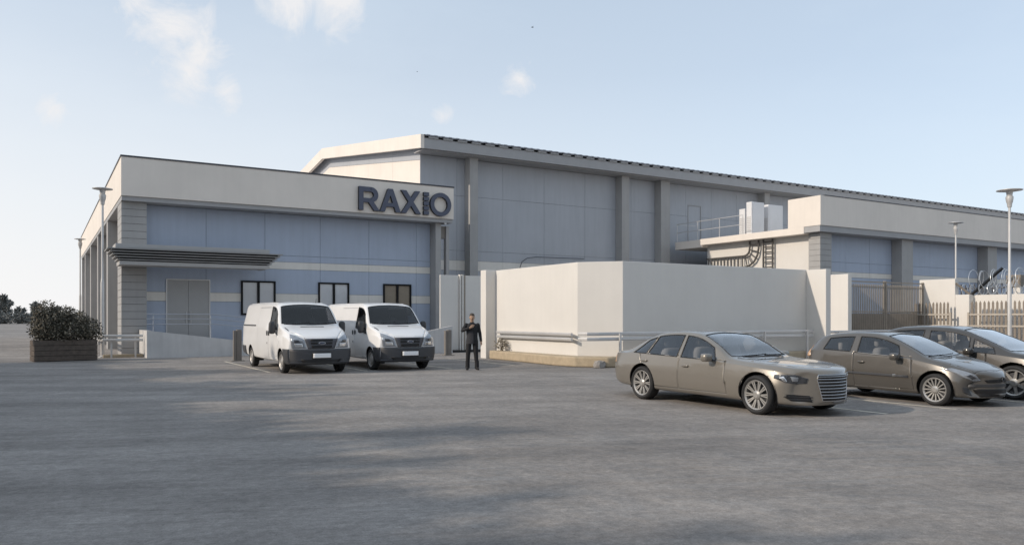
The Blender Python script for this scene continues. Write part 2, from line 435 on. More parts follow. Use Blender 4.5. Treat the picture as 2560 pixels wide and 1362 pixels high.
panel_wall(B, cols, [(0, 2.41, 'blue_panel'), (2.41, 2.83, 'cream_panel'), (2.83, 4.03, 'blue_panel'), (4.03, 4.39, 'cream_panel'), (4.39, 4.70, 'blue_panel'), (4.70, 6.74, 'blue_panel')],
           38.68, WIN + [DOOR])
for k, (a, b, c, d) in enumerate(WIN):
    m = MB(); w = .085
    m.box(a, 38.60, c, a + w, 38.724, d); m.box(b - w, 38.60, c, b, 38.724, d)
    m.box(a + w, 38.60, d - w, b - w, 38.724, d); m.box(a + w, 38.60, c, b - w, 38.724, c + w)
    mid = (a + b) / 2; m.box(mid - .055, 38.595, c + w, mid + .055, 38.724, d - w)
    f = m.build('window', 'black_frame', B)
    for (p, q) in ((a + w, mid - .055), (mid + .055, b - w)):
        boxp('pane', f, 'pane_pale' if k < 2 else 'pane_tan', p, 38.67, c + w, q, 38.69, d - w)
a, b, c, d = DOOR
dr = MB().box(a + .05, 38.66, c, (a + b) / 2 - .006, 38.72, d - .05).box((a + b) / 2 + .006, 38.66, c, b - .05, 38.72, d - .05).build('door', 'door_grey', B)
MB().box(a, 38.63, c, a + .045, 38.72, d).box(b - .045, 38.63, c, b, 38.72, d).box(a + .045, 38.63, d - .045, b - .045, 38.72, d).build('door_frame', 'light_metal', dr)
MB().tube([((a + b) / 2 - .09, 38.60, 1.35), ((a + b) / 2 - .09, 38.60, 1.95)], .018).tube([((a + b) / 2 + .09, 38.60, 1.35), ((a + b) / 2 + .09, 38.60, 1.95)], .018).build('handle', 'light_metal', dr)
# canopy
cp = boxp('canopy', B, 'canopy_grey', 2.63, 36.42, 4.585, 8.95, 37.985, 4.76)
for k in range(5):
    x0, x1, y0, z = 2.30 + .10 * k, 9.44 - .10 * k, 35.95 + .10 * k, 4.50 - .105 * k
    m = MB(); m.box(x0, y0, z, x1, y0 + .16, z + .042); m.box(x0, y0 + .16, z, x0 + .16, 37.985, z + .042); m.box(x1 - .16, y0 + .16, z, x1, 37.985, z + .042)
    m.build('slat', 'louvre', cp)
for k in range(5):                                                         # black boards stand in for the shade between the slats
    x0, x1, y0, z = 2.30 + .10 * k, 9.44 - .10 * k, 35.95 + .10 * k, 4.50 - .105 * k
    boxp('shade_board', cp, 'black_frame', x0 + .19, y0 + .17, z - (.0615 if k < 4 else .045), x1 - .19, 37.98, z - .002)
MB().box(2.78, 36.43, 3.88, 8.94, 36.60, 4.035).box(2.78, 36.60, 3.88, 2.95, 37.985, 4.035).box(8.77, 36.60, 3.88, 8.94, 37.985, 4.035).build('fascia_board', 'canopy_grey', cp)
boxp('ceiling', cp, 'canopy_grey', 2.953, 36.603, 3.90, 8.767, 37.985, 3.95)

# sign letters
S = thing('wall_sign', 'dark blue raised RAXIO letters on the office fascia', 'sign', (16.2, 37.55, 7.05))
def letter(polys, curves=()):
    m = MB()
    for i, p in enumerate(polys): m.cur = 0; m.prism([(x, z) for x, z in p], 37.42 - .0015 * i, 37.597, 'y')
    return m
def ring(m, cx, cz, rx, rz, w, a0=0, a1=2 * math.pi, n=36, y0=37.42):
    full = abs(a1 - a0 - 2 * math.pi) < 1e-6; k = len(m.v)
    for i in range(n + (0 if full else 1)):
        t = a0 + (a1 - a0) * i / n; c, s = math.cos(t), math.sin(t)
        for (ax, az) in ((rx, rz), (rx - w, rz - w)):
            for y in (y0, 37.597): m.v.append((cx + ax * c, y, cz + az * s))
    q = n if full else n
    tot = n + (0 if full else 1)
    for i in range(n):
        a, b = k + 4 * i, k + 4 * ((i + 1) % tot)
        m.quad(a, b, b + 2, a + 2); m.quad(a + 1, a + 3, b + 3, b + 1); m.quad(a, a + 1, b + 1, b); m.quad(a + 2, b + 2, b + 3, a + 3)
    if not full:
        a = k; b = k + 4 * n; m.quad(a, a + 2, a + 3, a + 1); m.quad(b, b + 1, b + 3, b + 2)
z0, z1, w = 7.06, 8.24, .235
def finish(m):
    o = m.build('letter', ['sign_blue', 'sign_edge'], S)
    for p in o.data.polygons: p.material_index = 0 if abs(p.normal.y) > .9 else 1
    return o
x = 13.60                                                                  # R
m = letter([[(x, z0), (x + w, z0), (x + w, z1), (x, z1)]])
m.prism([(x + w, z1 - w), (x + .62, z1 - w), (x + .62, z1), (x + w, z1)], 37.4185, 37.597, 'y')
m.prism([(x + w, z0 + .40), (x + .62, z0 + .40), (x + .62, z0 + .40 + w * .9), (x + w, z0 + .40 + w * .9)], 37.4185, 37.597, 'y')
ring(m, x + .62, z0 + .79, .40, .39, w, -math.pi / 2 + .05, math.pi / 2 - .05, 20, 37.4172)
m.prism([(x + .44, z0 + .50), (x + .73, z0 + .50), (x + 1.10, z0), (x + .80, z0)], 37.4160, 37.597, 'y')
finish(m)
x = 14.72                                                                  # A
m = letter([[(x, z0), (x + .26, z0), (x + .68, z1), (x + .43, z1)], [(x + .86, z0), (x + 1.13, z0), (x + .70, z1), (x + .45, z1)], [(x + .22, z0 + .26), (x + .90, z0 + .26), (x + .85, z0 + .46), (x + .29, z0 + .46)]])
finish(m)
x = 15.87                                                                  # X
m = letter([[(x, z0), (x + .28, z0), (x + 1.08, z1), (x + .80, z1)], [(x + .83, z0), (x + 1.12, z0), (x + .29, z1), (x, z1)]])
finish(m)
x = 17.15                                                                  # I, built from five blocks
m = letter([[(x, z0 + i * .244), (x + .30, z0 + i * .244), (x + .30, z0 + i * .244 + .195), (x, z0 + i * .244 + .195)] for i in range(5)])
finish(m)
m = MB(); ring(m, 18.14, (z0 + z1) / 2, .61, .62, .22); finish(m)               # O

# entrance ramp, its railing, second ramp
E_ = thing('entrance_ramp', 'pale concrete ramp wall sloping down in front of the office door', 'ramp', (3.67, 35, 0))
MB().prism([(3.67, 0), (12.3, 0), (12.3, .05), (7.17, .68), (3.67, 1.13)], 35.0, 35.18, 'y').build('side_wall', 'concrete', E_)
boxp('end_wall', E_, 'concrete', 3.67, 35.183, 0, 3.85, 37.99, 1.12)
MB().prism([(3.853, 0), (12.2, 0), (12.2, .02), (7.2, .59), (3.853, .59)], 35.183, 37.99, 'y').build('deck', 'concrete', E_)
Rl = thing('ramp_railing', 'thin pale metal railing along the office entrance ramp', 'railing', (3.95, 35.6, .59))
def dz(x): return 0 if x < 6.3 else -(x - 6.3) * .10
for z in (1.80, 1.60, 1.38): MB().tube([(3.74, 35.6, z), (6.3, 35.6, z), (11.0, 35.6, z + dz(11.0))], .018, 8).build('rail', 'rail_blue', Rl)
for x in (3.98, 6.25, 7.9, 9.5): MB().tube([(x, 35.6, .55 + min(0, dz(x)) * 1.1 - (.05 if x > 7 else 0)), (x, 35.6, 1.79 + dz(x))], .02, 8).build('post', 'rail_blue', Rl)
E2 = thing('service_ramp', 'low concrete wall rising towards the white gate beside the vans', 'ramp', (10, 33, 0))
MB().prism([(9.9, 0), (16.6, 0), (16.6, 1.27), (9.9, .02)], 33.0, 33.15, 'y').build('side_wall', 'concrete', E2)
MB().prism([(9.95, 0), (16.6, 0), (16.6, .9), (9.95, .01)], 33.153, 34.9, 'y').build('deck', 'concrete', E2)

# ------------------------------------------------------------------ warehouse
W = thing('warehouse', 'tall long grey warehouse with pitched metal roof behind the yard wall', 'building', (18.4, 40.6, 0))
XE = 130
MB().prism([(42.05, 0), (42.05, 12.15), (58.8, 14.47), (75.6, 12.15), (75.6, 0)], 19.05, XE, 'x').build('wall', 'joint', W)
boxp('fascia', W, 'beam_grey', 18.63, 40.62, 11.30, XE + .6, 40.85, 11.88)
boxp('soffit', W, 'beam_grey', 18.63, 40.853, 11.24, XE, 42.04, 11.297)
bb = MB().prism([(40.58, 11.28), (58.8, 13.83), (77.0, 11.28), (77.0, 12.06), (58.8, 14.62), (40.58, 12.06)], 18.40, 18.62, 'x').build('barge_board', 'plaster', W)
# ribbed roof sheet, dark under the ribs
m = MB(); pitch = .93; prof = []
x = 18.63
while x < XE:
    prof += [(x, 0), (x + .10, 0), (x + .14, .018), (x + .30, .018), (x + .34, 0)]; x += pitch / 2
prof.append((x, 0))
for (ye, ze, yr, zr) in ((40.50, 12.06, 58.8, 14.59), (77.0, 12.06, 58.8, 14.59)):
    k = len(m.v); n = len(prof)
    m.v += [(px, ye, ze + pz) for px, pz in prof] + [(px, yr, zr + pz) for px, pz in prof]
    m.v += [(px, ye, ze + pz - .07) for px, pz in prof] + [(px, yr, zr + pz - .07) for px, pz in prof]
    for i in range(n - 1):
        m.quad(k + i, k + i + 1, k + n + i + 1, k + n + i); m.quad(k + 2 * n + i + 1, k + 2 * n + i, k + 3 * n + i, k + 3 * n + i + 1)
        m.quad(k + i, k + 2 * n + i, k + 2 * n + i + 1, k + i + 1)
m.build('roof', 'roof_sheet', W)
boxp('eave_shade_strip', W, 'cap_dark', 18.63, 40.76, 11.883, XE, 40.84, 11.985)  # dark strip stands in for the shaded gaps under the roof sheet
me = box_mesh('eave_block', .60, .20, .10, 'beam_grey')
for i in range(int((XE - 19) / pitch)): piece('eave_block', me, (19.2 + i * pitch, 40.655, 11.884), W)
for (x0, x1) in ((21.94, 22.48), (33.54, 34.17), (37.03, 37.85), (47.5, 48.1), (58.6, 59.2)):
    boxp('column', W, 'pillar_grey', x0, 41.30, 0, x1, 41.975, 11.237)
rows = [(0, 4.5, 'grey_panel'), (4.5, 5.1, 'cream_panel'), (5.1, 5.70, 'grey_panel'), (5.70, 9.0, 'grey_panel'), (9.0, 11.23, 'grey_panel')]
WD = (40.19, 41.50, 6.9, 9.84)
for cs in ([19.0, 21.41, 22.2, 24.62, 27.7, 30.95, 33.85], [33.85, 34.9, 37.4], [37.4, 40.0, 42.6, 45.2, 47.8], [47.8, 50.4, 53.0, 55.6, 58.9, 62, 66, 70]):
    panel_wall(W, cs, rows, 41.99, [WD])
wd = boxp('door', W, 'grey_panel', WD[0] + .06, 42.0, WD[2], WD[1] - .06, 42.04, WD[3] - .06)
MB().box(WD[0], 41.96, WD[2], WD[0] + .055, 42.045, WD[3]).box(WD[1] - .055, 41.96, WD[2], WD[1], 42.045, WD[3]).box(WD[0] + .055, 41.96, WD[3] - .055, WD[1] - .055, 42.045, WD[3]).build('door_frame', 'beam_grey', wd)
MB().tube([(25.72, 41.8, 4.7), (25.9, 41.8, 5.16), (26.3, 41.8, 5.42), (27.0, 41.8, 5.52), (30.8, 41.86, 5.55)], .022, 6).build('conduit', 'cap_dark', W)
# gable end: panels below, clerestory strip under the barge board
def gz(y): return 12.14 + (58.8 - 42.05 - abs(y - 58.8)) * .1383
ys = [42.0, 46.2, 50.4, 54.6, 58.8, 63.0, 67.2, 71.4, 75.6]
for y0, y1 in zip(ys[:-1], ys[1:]):
    a, b = gz(y0), gz(y1); q = .007
    MB().prism([(y0 + q, 0), (y1 - q, 0), (y1 - q, b - 1.24), (y0 + q, a - 1.24)], 19.0, 19.045, 'x').build('gable_panel', 'plaster', W)
    MB().prism([(y0 + q, a - 1.22), (y1 - q, b - 1.22), (y1 - q, b - .02), (y0 + q, a - .02)], 19.02, 19.046, 'x').build('clerestory_pane', 'grey_panel', W)

# ------------------------------------------------------------------ service building (right)
V = thing('service_building', 'low flat-roofed blue and grey building behind the brown barred gate', 'building', (38.1, 29.1, 0))
XV = 125
boxp('wall_backing', V, 'joint', 39.0, 30.245, 0, XV, 30.30, 6.6)
boxp('wall', V, 'plaster_white', 38.85, 30.303, 0, XV, 38.7, 6.545)
m = MB(); m.box(38.1, 29.1, 6.95, XV, 29.4, 8.65); m.box(38.1, 29.4, 6.95, 38.4, 31.37, 8.65); m.box(38.4, 31.07, 6.95, 42.2, 31.37, 8.65)
m.build('fascia', 'plaster', V)
boxp('parapet_cap', V, 'cap_dark', 38.45, 29.08, 8.652, XV, 29.42, 8.70)
boxp('soffit_beam', V, 'beam_grey', 38.13, 29.16, 6.60, XV, 30.24, 6.947)
sl = MB().box(38.1, 30.243, 6.55, XV, 38.59, 6.947).box(38.25, 38.593, 6.42, 52, 41.2, 6.944).build('roof_slab', 'plaster', V)
courses(V, 38.6, 39.62, 29.5, 30.30, 0, 6.597, .325, 'pillar_grey')
for x in (46.5, 56.5, 66.5, 76.5, 87): boxp('pillar', V, 'pillar_grey', x, 29.5, 0, x + 1.18, 30.19, 6.597)
for a, b in ((39.62, 46.5), (47.68, 56.5), (57.68, 66.5), (67.68, 76.5)):
    n = 3; panel_wall(V, [a + (b - a) * i / n for i in range(n + 1)], [(0, 4.1, 'blue_panel'), (4.1, 4.42, 'cream_panel'), (4.42, 5.0, 'blue_panel'), (5.0, 6.6, 'blue_panel')], 30.20)

def ac_unit(x, y, z, w, dpt, h, label):
    t = thing('ac_unit', label, 'air conditioner', (x, y, z), 'white units on the roof terrace')
    boxp('casing', t, 'white_metal', x, y, z + .06, x + w, y + dpt, z + h, bevel=.02)
    m = MB()
    for i in range(9): m.box(x - .012, y + .05, z + .35 + i * .12, x - .002, y + dpt - .05, z + .41 + i * .12)
    m.build('side_grille', 'light_metal', t)
    MB().box(x + .05, y + .02, z, x + .15, y + dpt, z + .055).box(x + w - .15, y + .02, z, x + w - .05, y + dpt, z + .055).build('foot', 'dark_plastic', t)
    boxp('access_panel', t, 'white_metal', x + .08, y - .014, z + .25, x + w - .08, y - .003, z + h - .12)
ac_unit(40.05, 35.9, 6.947, 1.20, .45, 2.35, 'tallest white air-conditioning unit on the roof terrace')
ac_unit(41.65, 35.9, 6.947, 1.45, .5, 2.28, 'wide white air-conditioning unit next to the terrace parapet')
ac_unit(40.3, 36.7, 6.947, .9, .5, 2.0, 'small white air-conditioning unit half hidden behind the tallest one')
tr = thing('terrace_railing', 'thin metal railing along the roof terrace edge', 'railing', (38.3, 35, 6.947))
for z in (8.2, 7.6): MB().tube([(38.35, 35.1, z), (38.35, 41.1, z)], .022, 6).build('rail', 'light_metal', tr)
MB().tube([(38.35, 41.1, 8.2), (40.1, 41.1, 8.2)], .022, 6).build('rail', 'light_metal', tr)
for y in (35.1, 37.1, 39.1, 41.1): MB().tube([(38.35, y, 6.947), (38.35, y, 8.2)], .024, 6).build('post', 'light_metal', tr)
# cable ladders on the side wall (plane X = 38.8)
def ladder(path, label, base):
    """path: (y, z) centre line in the wall plane"""
    t = thing('cable_ladder', label, 'cable tray', base, 'cable ladders on the side wall')
    pts = [Vector((0, y, z)) for y, z in path]; hw = .36; L_, R_ = [], []
    for i, p in enumerate(pts):
        tg = (pts[min(i + 1, len(pts) - 1)] - pts[max(i - 1, 0)]).normalized(); nn = Vector((0, -tg.z, tg.y))
        L_.append((38.66, p.y + nn.y * hw, p.z + nn.z * hw)); R_.append((38.66, p.y - nn.y * hw, p.z - nn.z * hw))
    for q in (L_, R_):
        m = MB(); m.tube(q, .062, 6); m.build('side_rail', 'tray_metal', t)
    acc = 0
    for i in range(1, len(pts)):
        seg = (pts[i] - pts[i - 1]).length; n = max(1, int(seg / .28))
        for k in range(n):
            f = (k + .5) / n
            a = Vector(L_[i - 1]).lerp(Vector(L_[i]), f); b = Vector(R_[i - 1]).lerp(Vector(R_[i]), f)
            MB().tube([a, b], .04, 6).build('rung', 'tray_metal', t)
cy = [(38.55, 5.25), (35.9, 5.25)] + [(35.25 - .80 * math.sin(a), 6.05 - .80 * math.cos(a)) for a in [R(i) for i in (0, 22, 45, 67, 90)]] + [(34.45, 6.52)]
ladder(cy, 'curved brown cable ladder bending up the service building side wall', (38.66, 36, 5))
ladder([(33.35, 4.0), (33.35, 6.52)], 'straight vertical brown cable ladder beside the curved one', (38.66, 33.35, 4))

# ------------------------------------------------------------------ yard walls
C_ = thing('compound_wall', 'plain white yard wall with a chamfered corner behind the silver sedan', 'wall', (15.85, 20.76, 0))
outer = [(15.86, 27.6), (15.86, 21.95), (16.9, 20.76), (26.3, 20.76)]
inner = [(26.3, 21.0), (17.0, 21.0), (16.1, 22.05), (16.1, 27.6)]
MB().prism(outer + inner, 0, 3.57, 'z').build('wall', 'plaster_white', C_, bevel=.015)
boxp('pier', C_, 'plaster_white', 15.39, 27.603, 0, 15.86, 28.05, 3.58, bevel=.015)
boxp('pier', C_, 'plaster_white', 26.303, 19.84, 0, 26.6, 21.0, 3.56, bevel=.015)
pl = [(15.858, 27.4), (15.42, 27.4), (15.30, 24.5), (15.15, 22.4), (15.3, 21.3), (16.0, 20.45), (17.4, 20.2), (26.28, 20.25), (26.28, 20.757), (16.898, 20.757), (15.858, 21.948)]
MB().prism(pl, 0, .34, 'z').build('plinth', 'tan_kerb', C_, bevel=.05)

G1 = thing('solid_gate', 'plain white sheet gate between the office and the yard wall', 'gate', (16.1, 33.4, 0))
boxp('leaf', G1, 'plaster_white', 16.15, 33.40, .12, 17.13, 33.48, 3.68, bevel=.01)
boxp('leaf', G1, 'plaster_white', 17.52, 33.46, .12, 19.2, 33.54, 3.68, bevel=.01)
MB().box(17.16, 33.32, 0, 17.22, 33.5, 3.72).box(17.28, 33.32, 0, 17.36, 33.5, 3.72).build('post', 'plaster_white', G1)
boxp('latch_post', G1, 'brown_metal', 17.40, 33.42, 0, 17.50, 33.52, 3.70)
boxp('gap_strip', G1, 'black', 16.7, 33.25, 0, 19.2, 33.31, .10)  # black strip put in the dark gap under the gate leaves

def guardrail(label, pts, z, posts, name='guard_rail', flare=False):
    t = thing(name, label, 'guard rail', (pts[0][0], pts[0][1], 0), 'guard rails along the walls')
    for zz in (z, z - .17):
        m = MB(); k = 0
        prof = [(-.03, -.055), (-.045, -.03), (-.045, .03), (-.03, .055), (.02, .055), (.02, -.055)]
        P = [Vector((p[0], p[1], 0)) for p in pts]; n = len(P)
        for i, p in enumerate(P):
            tg = (P[min(i + 1, n - 1)] - P[max(i - 1, 0)]).normalized(); nn = Vector((-tg.y, tg.x, 0))
            for a, b in prof: q = p + nn * a; m.v.append((q.x, q.y, zz + b))
        c = len(prof)
        for i in range(n - 1):
            for j in range(c): m.quad(i * c + j, i * c + (j + 1) % c, (i + 1) * c + (j + 1) % c, (i + 1) * c + j)
        m.quad(*range(c)); m.quad(*[(n - 1) * c + j for j in range(c)])
        m.build('beam', 'light_metal', t)
    for (x, y) in posts: boxp('post', t, 'light_metal', x - .035, y - .03, 0, x + .035, y + .03, z + .02)
guardrail('short galvanised guard rail at the office corner beside the planter', [(1.95, 41.5), (1.95, 36.5), (2.15, 36.05), (2.6, 35.92), (3.62, 35.92)], .90, [(2.08, 40.0), (2.45, 36.07), (3.35, 36.07)])
guardrail('guard rail along the sunlit side of the white yard wall', [(15.74, 27.3), (15.74, 22.2), (15.60, 21.9)], 1.07, [(15.81, 27.1)])
guardrail('long guard rail in front of the shaded yard wall behind the sedan', [(15.05, 20.75), (15.15, 20.42), (15.5, 20.3), (26.1, 20.3)], 1.12, [(16.3, 20.16), (18.4, 20.16), (20.8, 20.16), (23.2, 20.16), (25.6, 20.16)])
guardrail('guard rail in front of the brown barred gate', [(27.0, 20.2), (34.5, 20.2)], 1.08, [(27.4, 20.06), (29.8, 20.06), (32.2, 20.06), (34.2, 20.06)])

Kb = thing('kerb', 'low tan kerb under the guard rail at the office corner', 'kerb', (2.0, 36.2, 0))
MB().box(2.15, 36.15, 0, 3.66, 36.35, .13).build('kerb_stone', 'tan_kerb', Kb, bevel=.02)

# gate of brown bars, piers and walls at the right
wb = thing('gate_wall', 'white wall end at the left of the brown barred gate', 'wall', (30.4, 21.8, 0))
boxp('wall', wb, 'plaster_white', 30.4, 21.8, 0, 30.66, 26.5, 3.58, bevel=.015)
G2 = thing('barred_gate', 'wide brown double gate of upright bars between white walls', 'gate', (33.8, 22.3, 0))
me = box_mesh('bar', .036, .03, 3.05, 'brown_metal')
n = 46
for i in range(n): piece('bar', me, (30.80 + 6.0 * i / (n - 1), 22.3, .14), G2)
me2 = box_mesh('short_bar', .03, .02, 1.7, 'tan_metal')
for i in range(n - 1): piece('short_bar', me2, (30.80 + 6.0 * (i + .5) / (n - 1), 22.3, .14), G2)
for z in (.08, 1.90, 3.05, 3.27): boxp('rail', G2, 'brown_metal', 30.7, 22.275, z, 33.77, 22.325, z + .055); boxp('rail', G2, 'brown_metal', 33.83, 22.275, z, 36.86, 22.325, z + .055)
for x in (30.70, 33.72, 33.84, 36.80): boxp('stile', G2, 'brown_metal', x, 22.26, .05, x + .06, 22.34, 3.36)
wc = thing('gate_wall', 'tall sunlit white wall end at the right of the brown barred gate', 'wall', (36.9, 20.75, 0))
boxp('wall', wc, 'plaster_white', 36.9, 20.753, 0, 37.2, 22.5, 3.49, bevel=.015)
wr = thing('boundary_wall', 'lower white wall with razor wire on top behind the picket fence', 'wall', (37.3, 15, 0))
boxp('pier', wr, 'plaster_white', 36.9, 20.1, 0, 37.297, 20.75, 2.73, bevel=.015)
boxp('wall', wr, 'plaster_white', 37.3, 2, 0, 37.55, 20.75, 2.71, bevel=.015)
def fence(label, x, y0, y1, zt, npale):
    t = thing('palisade_fence', label, 'fence', (x, y1, 0), 'tan palisade fence panels')
    poly = [(-.045, 0), (.045, 0), (.045, zt - .10), (0, zt), (-.045, zt - .10)]
    key = 'pale_%.2f' % zt
    if key not in MESH:
        o = MB().prism(poly, -.012, .012, 'x').build('pale', 'tan_metal'); MESH[key] = o.data; bpy.data.objects.remove(o)
    for i in range(npale): piece('pale', MESH[key], (x, y0 + (y1 - y0) * (i + .5) / npale, .02), t)
    for z in (.35, 1.24, 1.76): boxp('rail', t, 'rail_tan', x - .064, y0, z, x - .014, y1, z + .075)
    for y in (y0 - .05, y1 + .05): boxp('post', t, 'rail_tan', x - .07, y - .04, 0, x + .02, y + .04, 1.9)
fence('short tan picket fence panel in front of the tall white wall end', 36.45, 20.75, 22.5, 2.38, 10)
fence('long tan picket fence panel below the razor wire', 36.6, 14.0, 19.9, 2.40, 32)
# razor wire
def coil(label, y0, y1, r, zc, turns, x, wire):
    rnd = random.Random(int(r * 100)); m = MB(); pts = []
    n = turns * 18
    for i in range(n + 1):
        a = 2 * math.pi * i / 18; f = i / n
        rr = r * (1 + .10 * math.sin(a * .37 + 1) + .05 * math.sin(a * 1.7))
        pts.append((x + rr * math.cos(a), y0 + (y1 - y0) * f + .10 * math.sin(a * .5), zc + rr * math.sin(a)))
    m.tube(pts, wire, 5)
    for i in range(0, n, 2):                                    # barbs
        p = Vector(pts[i]); q = Vector((rnd.uniform(-1, 1), rnd.uniform(-1, 1), rnd.uniform(-1, 1))).normalized() * .05
        m.tube([p - q, p + q], [.003, .010][:1] + [.003], 4)
    return tag(m.build('razor_wire', 'razor', smooth=60), label, 'razor wire', 'coils on the boundary wall')
coil('wide coil of razor wire above the low white wall', 20.2, 13.5, .42, 3.42, 26, 37.42, .011)
coil('narrow tangled coil of razor wire resting on the low white wall', 20.6, 13.5, .24, 2.95, 36, 37.42, .012)
bk = thing('wire_bracket', 'forked bracket with one shade-dark arm holding the razor wire on the wall pier', 'bracket', (37.2, 20.2, 2.73))
MB().tube([(37.2, 20.15, 2.735), (37.55, 18.95, 3.92)], .07, 4).build('arm', 'black', bk)  # arm lies in shade, so the shade is coloured in as black
MB().tube([(37.2, 20.22, 2.735), (36.95, 20.75, 3.28)], .05, 4).build('arm', 'tan_metal', bk)
cb = thing('control_box', 'small brown metal box on a white post behind the razor wire', 'box', (38.4, 18.9, 0))
boxp('box', cb, 'tan_metal', 38.3, 18.55, 3.06, 38.7, 19.2, 3.62, bevel=.02)
boxp('post', cb, 'plaster_white', 38.35, 18.6, 0, 38.6, 18.9, 3.057)
rf = thing('rear_fence', 'dark railings showing behind the low white wall', 'fence', (40.5, 18, 0))
me = box_mesh('rear_bar', .05, .05, 3.35, 'cap_dark')
for i in range(44): piece('bar', me, (40.5, 13.0 + i * .22, 0), rf)
boxp('rail', rf, 'cap_dark', 40.53, 12.9, 3.1, 40.57, 22.6, 3.17)

# ------------------------------------------------------------------ lamp posts
def lamp_post(x, y, h, disc, label):
    t = thing('lamp_post', label, 'street lamp', (x, y, 0), 'lamp posts')
    MB().lathe([(0, 0), (.16, 0), (.16, .03), (.075, .06), (.075, h * .44), (.06, h * .46), (.05, h * .47), (.045, h - .65)], 14, (x, y, 0)).build('pole', 'light_metal', t, smooth=40)
    MB().lathe([(.045, h - .66), (.075, h - .64), (.09, h - .50), (.115, h - .44), (.135, h - .30), (.135, h - .24), (.10, h - .20), (.11, h - .10), (.13, h - .03)], 16, (x, y, 0)).build('lantern', 'light_metal', t, smooth=40)
    MB().lathe([(0, h - .035), (disc * .3, h - .03), (disc / 2, h + .0), (disc / 2, h + .02), (disc * .3, h + .05), (0, h + .07)], 28, (x, y, 0)).build('reflector_disc', 'light_metal', t, smooth=50)
lamp_post(2.16, 36.66, 7.0, .78, 'lamp post in front of the office corner beside the planter')
lamp_post(2.25, 61.4, 7.05, .74, 'distant lamp post at the far end of the office side wall')
lamp_post(32.0, 15.9, 6.55, .90, 'nearest lamp post at the right, in front of the picket fence')
lamp_post(44.7, 25.1, 7.05, .82, 'thin distant lamp post in front of the service building')

# bollards
def bollard(x, y, h, label):
    t = thing('bollard', label, 'bollard', (x, y, 0), 'square bollards')
    boxp('post', t, 'bollard_grey', x - .02, y - .09, 0, x + .16, y + .09, h, bevel=.015)
    boxp('side_post', t, 'bollard_grey', x - .14, y - .07, 0, x - .023, y + .07, h * .97, bevel=.012)
    boxp('base_plate', t, 'bollard_grey', x - .22, y - .16, 0, x + .26, y + .16, .025)
bollard(6.37, 30.9, 1.2, 'grey square bollard behind the left white van')
bollard(15.25, 30.8, 1.12, 'grey square bollard between the right van and the white gate')
bollard(17.3, 31.2, 1.05, 'pale square bollard just behind the standing man')


# ================================================================== VEHICLES
def pchip(xs, ys):
    x = np.array(xs, float); y = np.array(ys, float); h = np.diff(x); d = np.diff(y) / h
    m = np.zeros_like(y); m[0], m[-1] = d[0], d[-1]
    for i in range(1, len(x) - 1):
        if d[i - 1] * d[i] > 0:
            w1, w2 = 2 * h[i] + h[i - 1], h[i] + 2 * h[i - 1]
            m[i] = (w1 + w2) / (w1 / d[i - 1] + w2 / d[i])
    def f(t):
        t = min(max(t, x[0]), x[-1]); i = min(max(int(np.searchsorted(x, t) - 1), 0), len(h) - 1)
        s = (t - x[i]) / h[i]; a, b = m[i] * h[i], m[i + 1] * h[i]
        return float(y[i] * (1 + 2 * s) * (1 - s) ** 2 + a * s * (1 - s) ** 2 + y[i + 1] * s * s * (3 - 2 * s) + b * s * s * (s - 1))
    return f
def table(t): return pchip([a for a, _ in t], [b for _, b in t])
def catmull(P, n):
    out = []
    Q = [P[0] + (P[0] - P[1])] + P + [P[-1] + (P[-1] - P[-2])]
    for i in range(1, len(Q) - 2):
        p0, p1, p2, p3 = Q[i - 1], Q[i], Q[i + 1], Q[i + 2]
        t0 = 0; t1 = t0 + max((p1 - p0).length, 1e-5) ** .5; t2 = t1 + max((p2 - p1).length, 1e-5) ** .5; t3 = t2 + max((p3 - p2).length, 1e-5) ** .5
        for k in range(n):
            t = t1 + (t2 - t1) * k / n
            A1 = p0 * ((t1 - t) / (t1 - t0)) + p1 * ((t - t0) / (t1 - t0)); A2 = p1 * ((t2 - t) / (t2 - t1)) + p2 * ((t - t1) / (t2 - t1)); A3 = p2 * ((t3 - t) / (t3 - t2)) + p3 * ((t - t2) / (t3 - t2))
            B1 = A1 * ((t2 - t) / (t2 - t0)) + A2 * ((t - t0) / (t2 - t0)); B2 = A2 * ((t3 - t) / (t3 - t1)) + A3 * ((t - t1) / (t3 - t1))
            out.append(B1 * ((t2 - t) / (t2 - t1)) + B2 * ((t - t1) / (t2 - t1)))
    out.append(P[-1]); return out

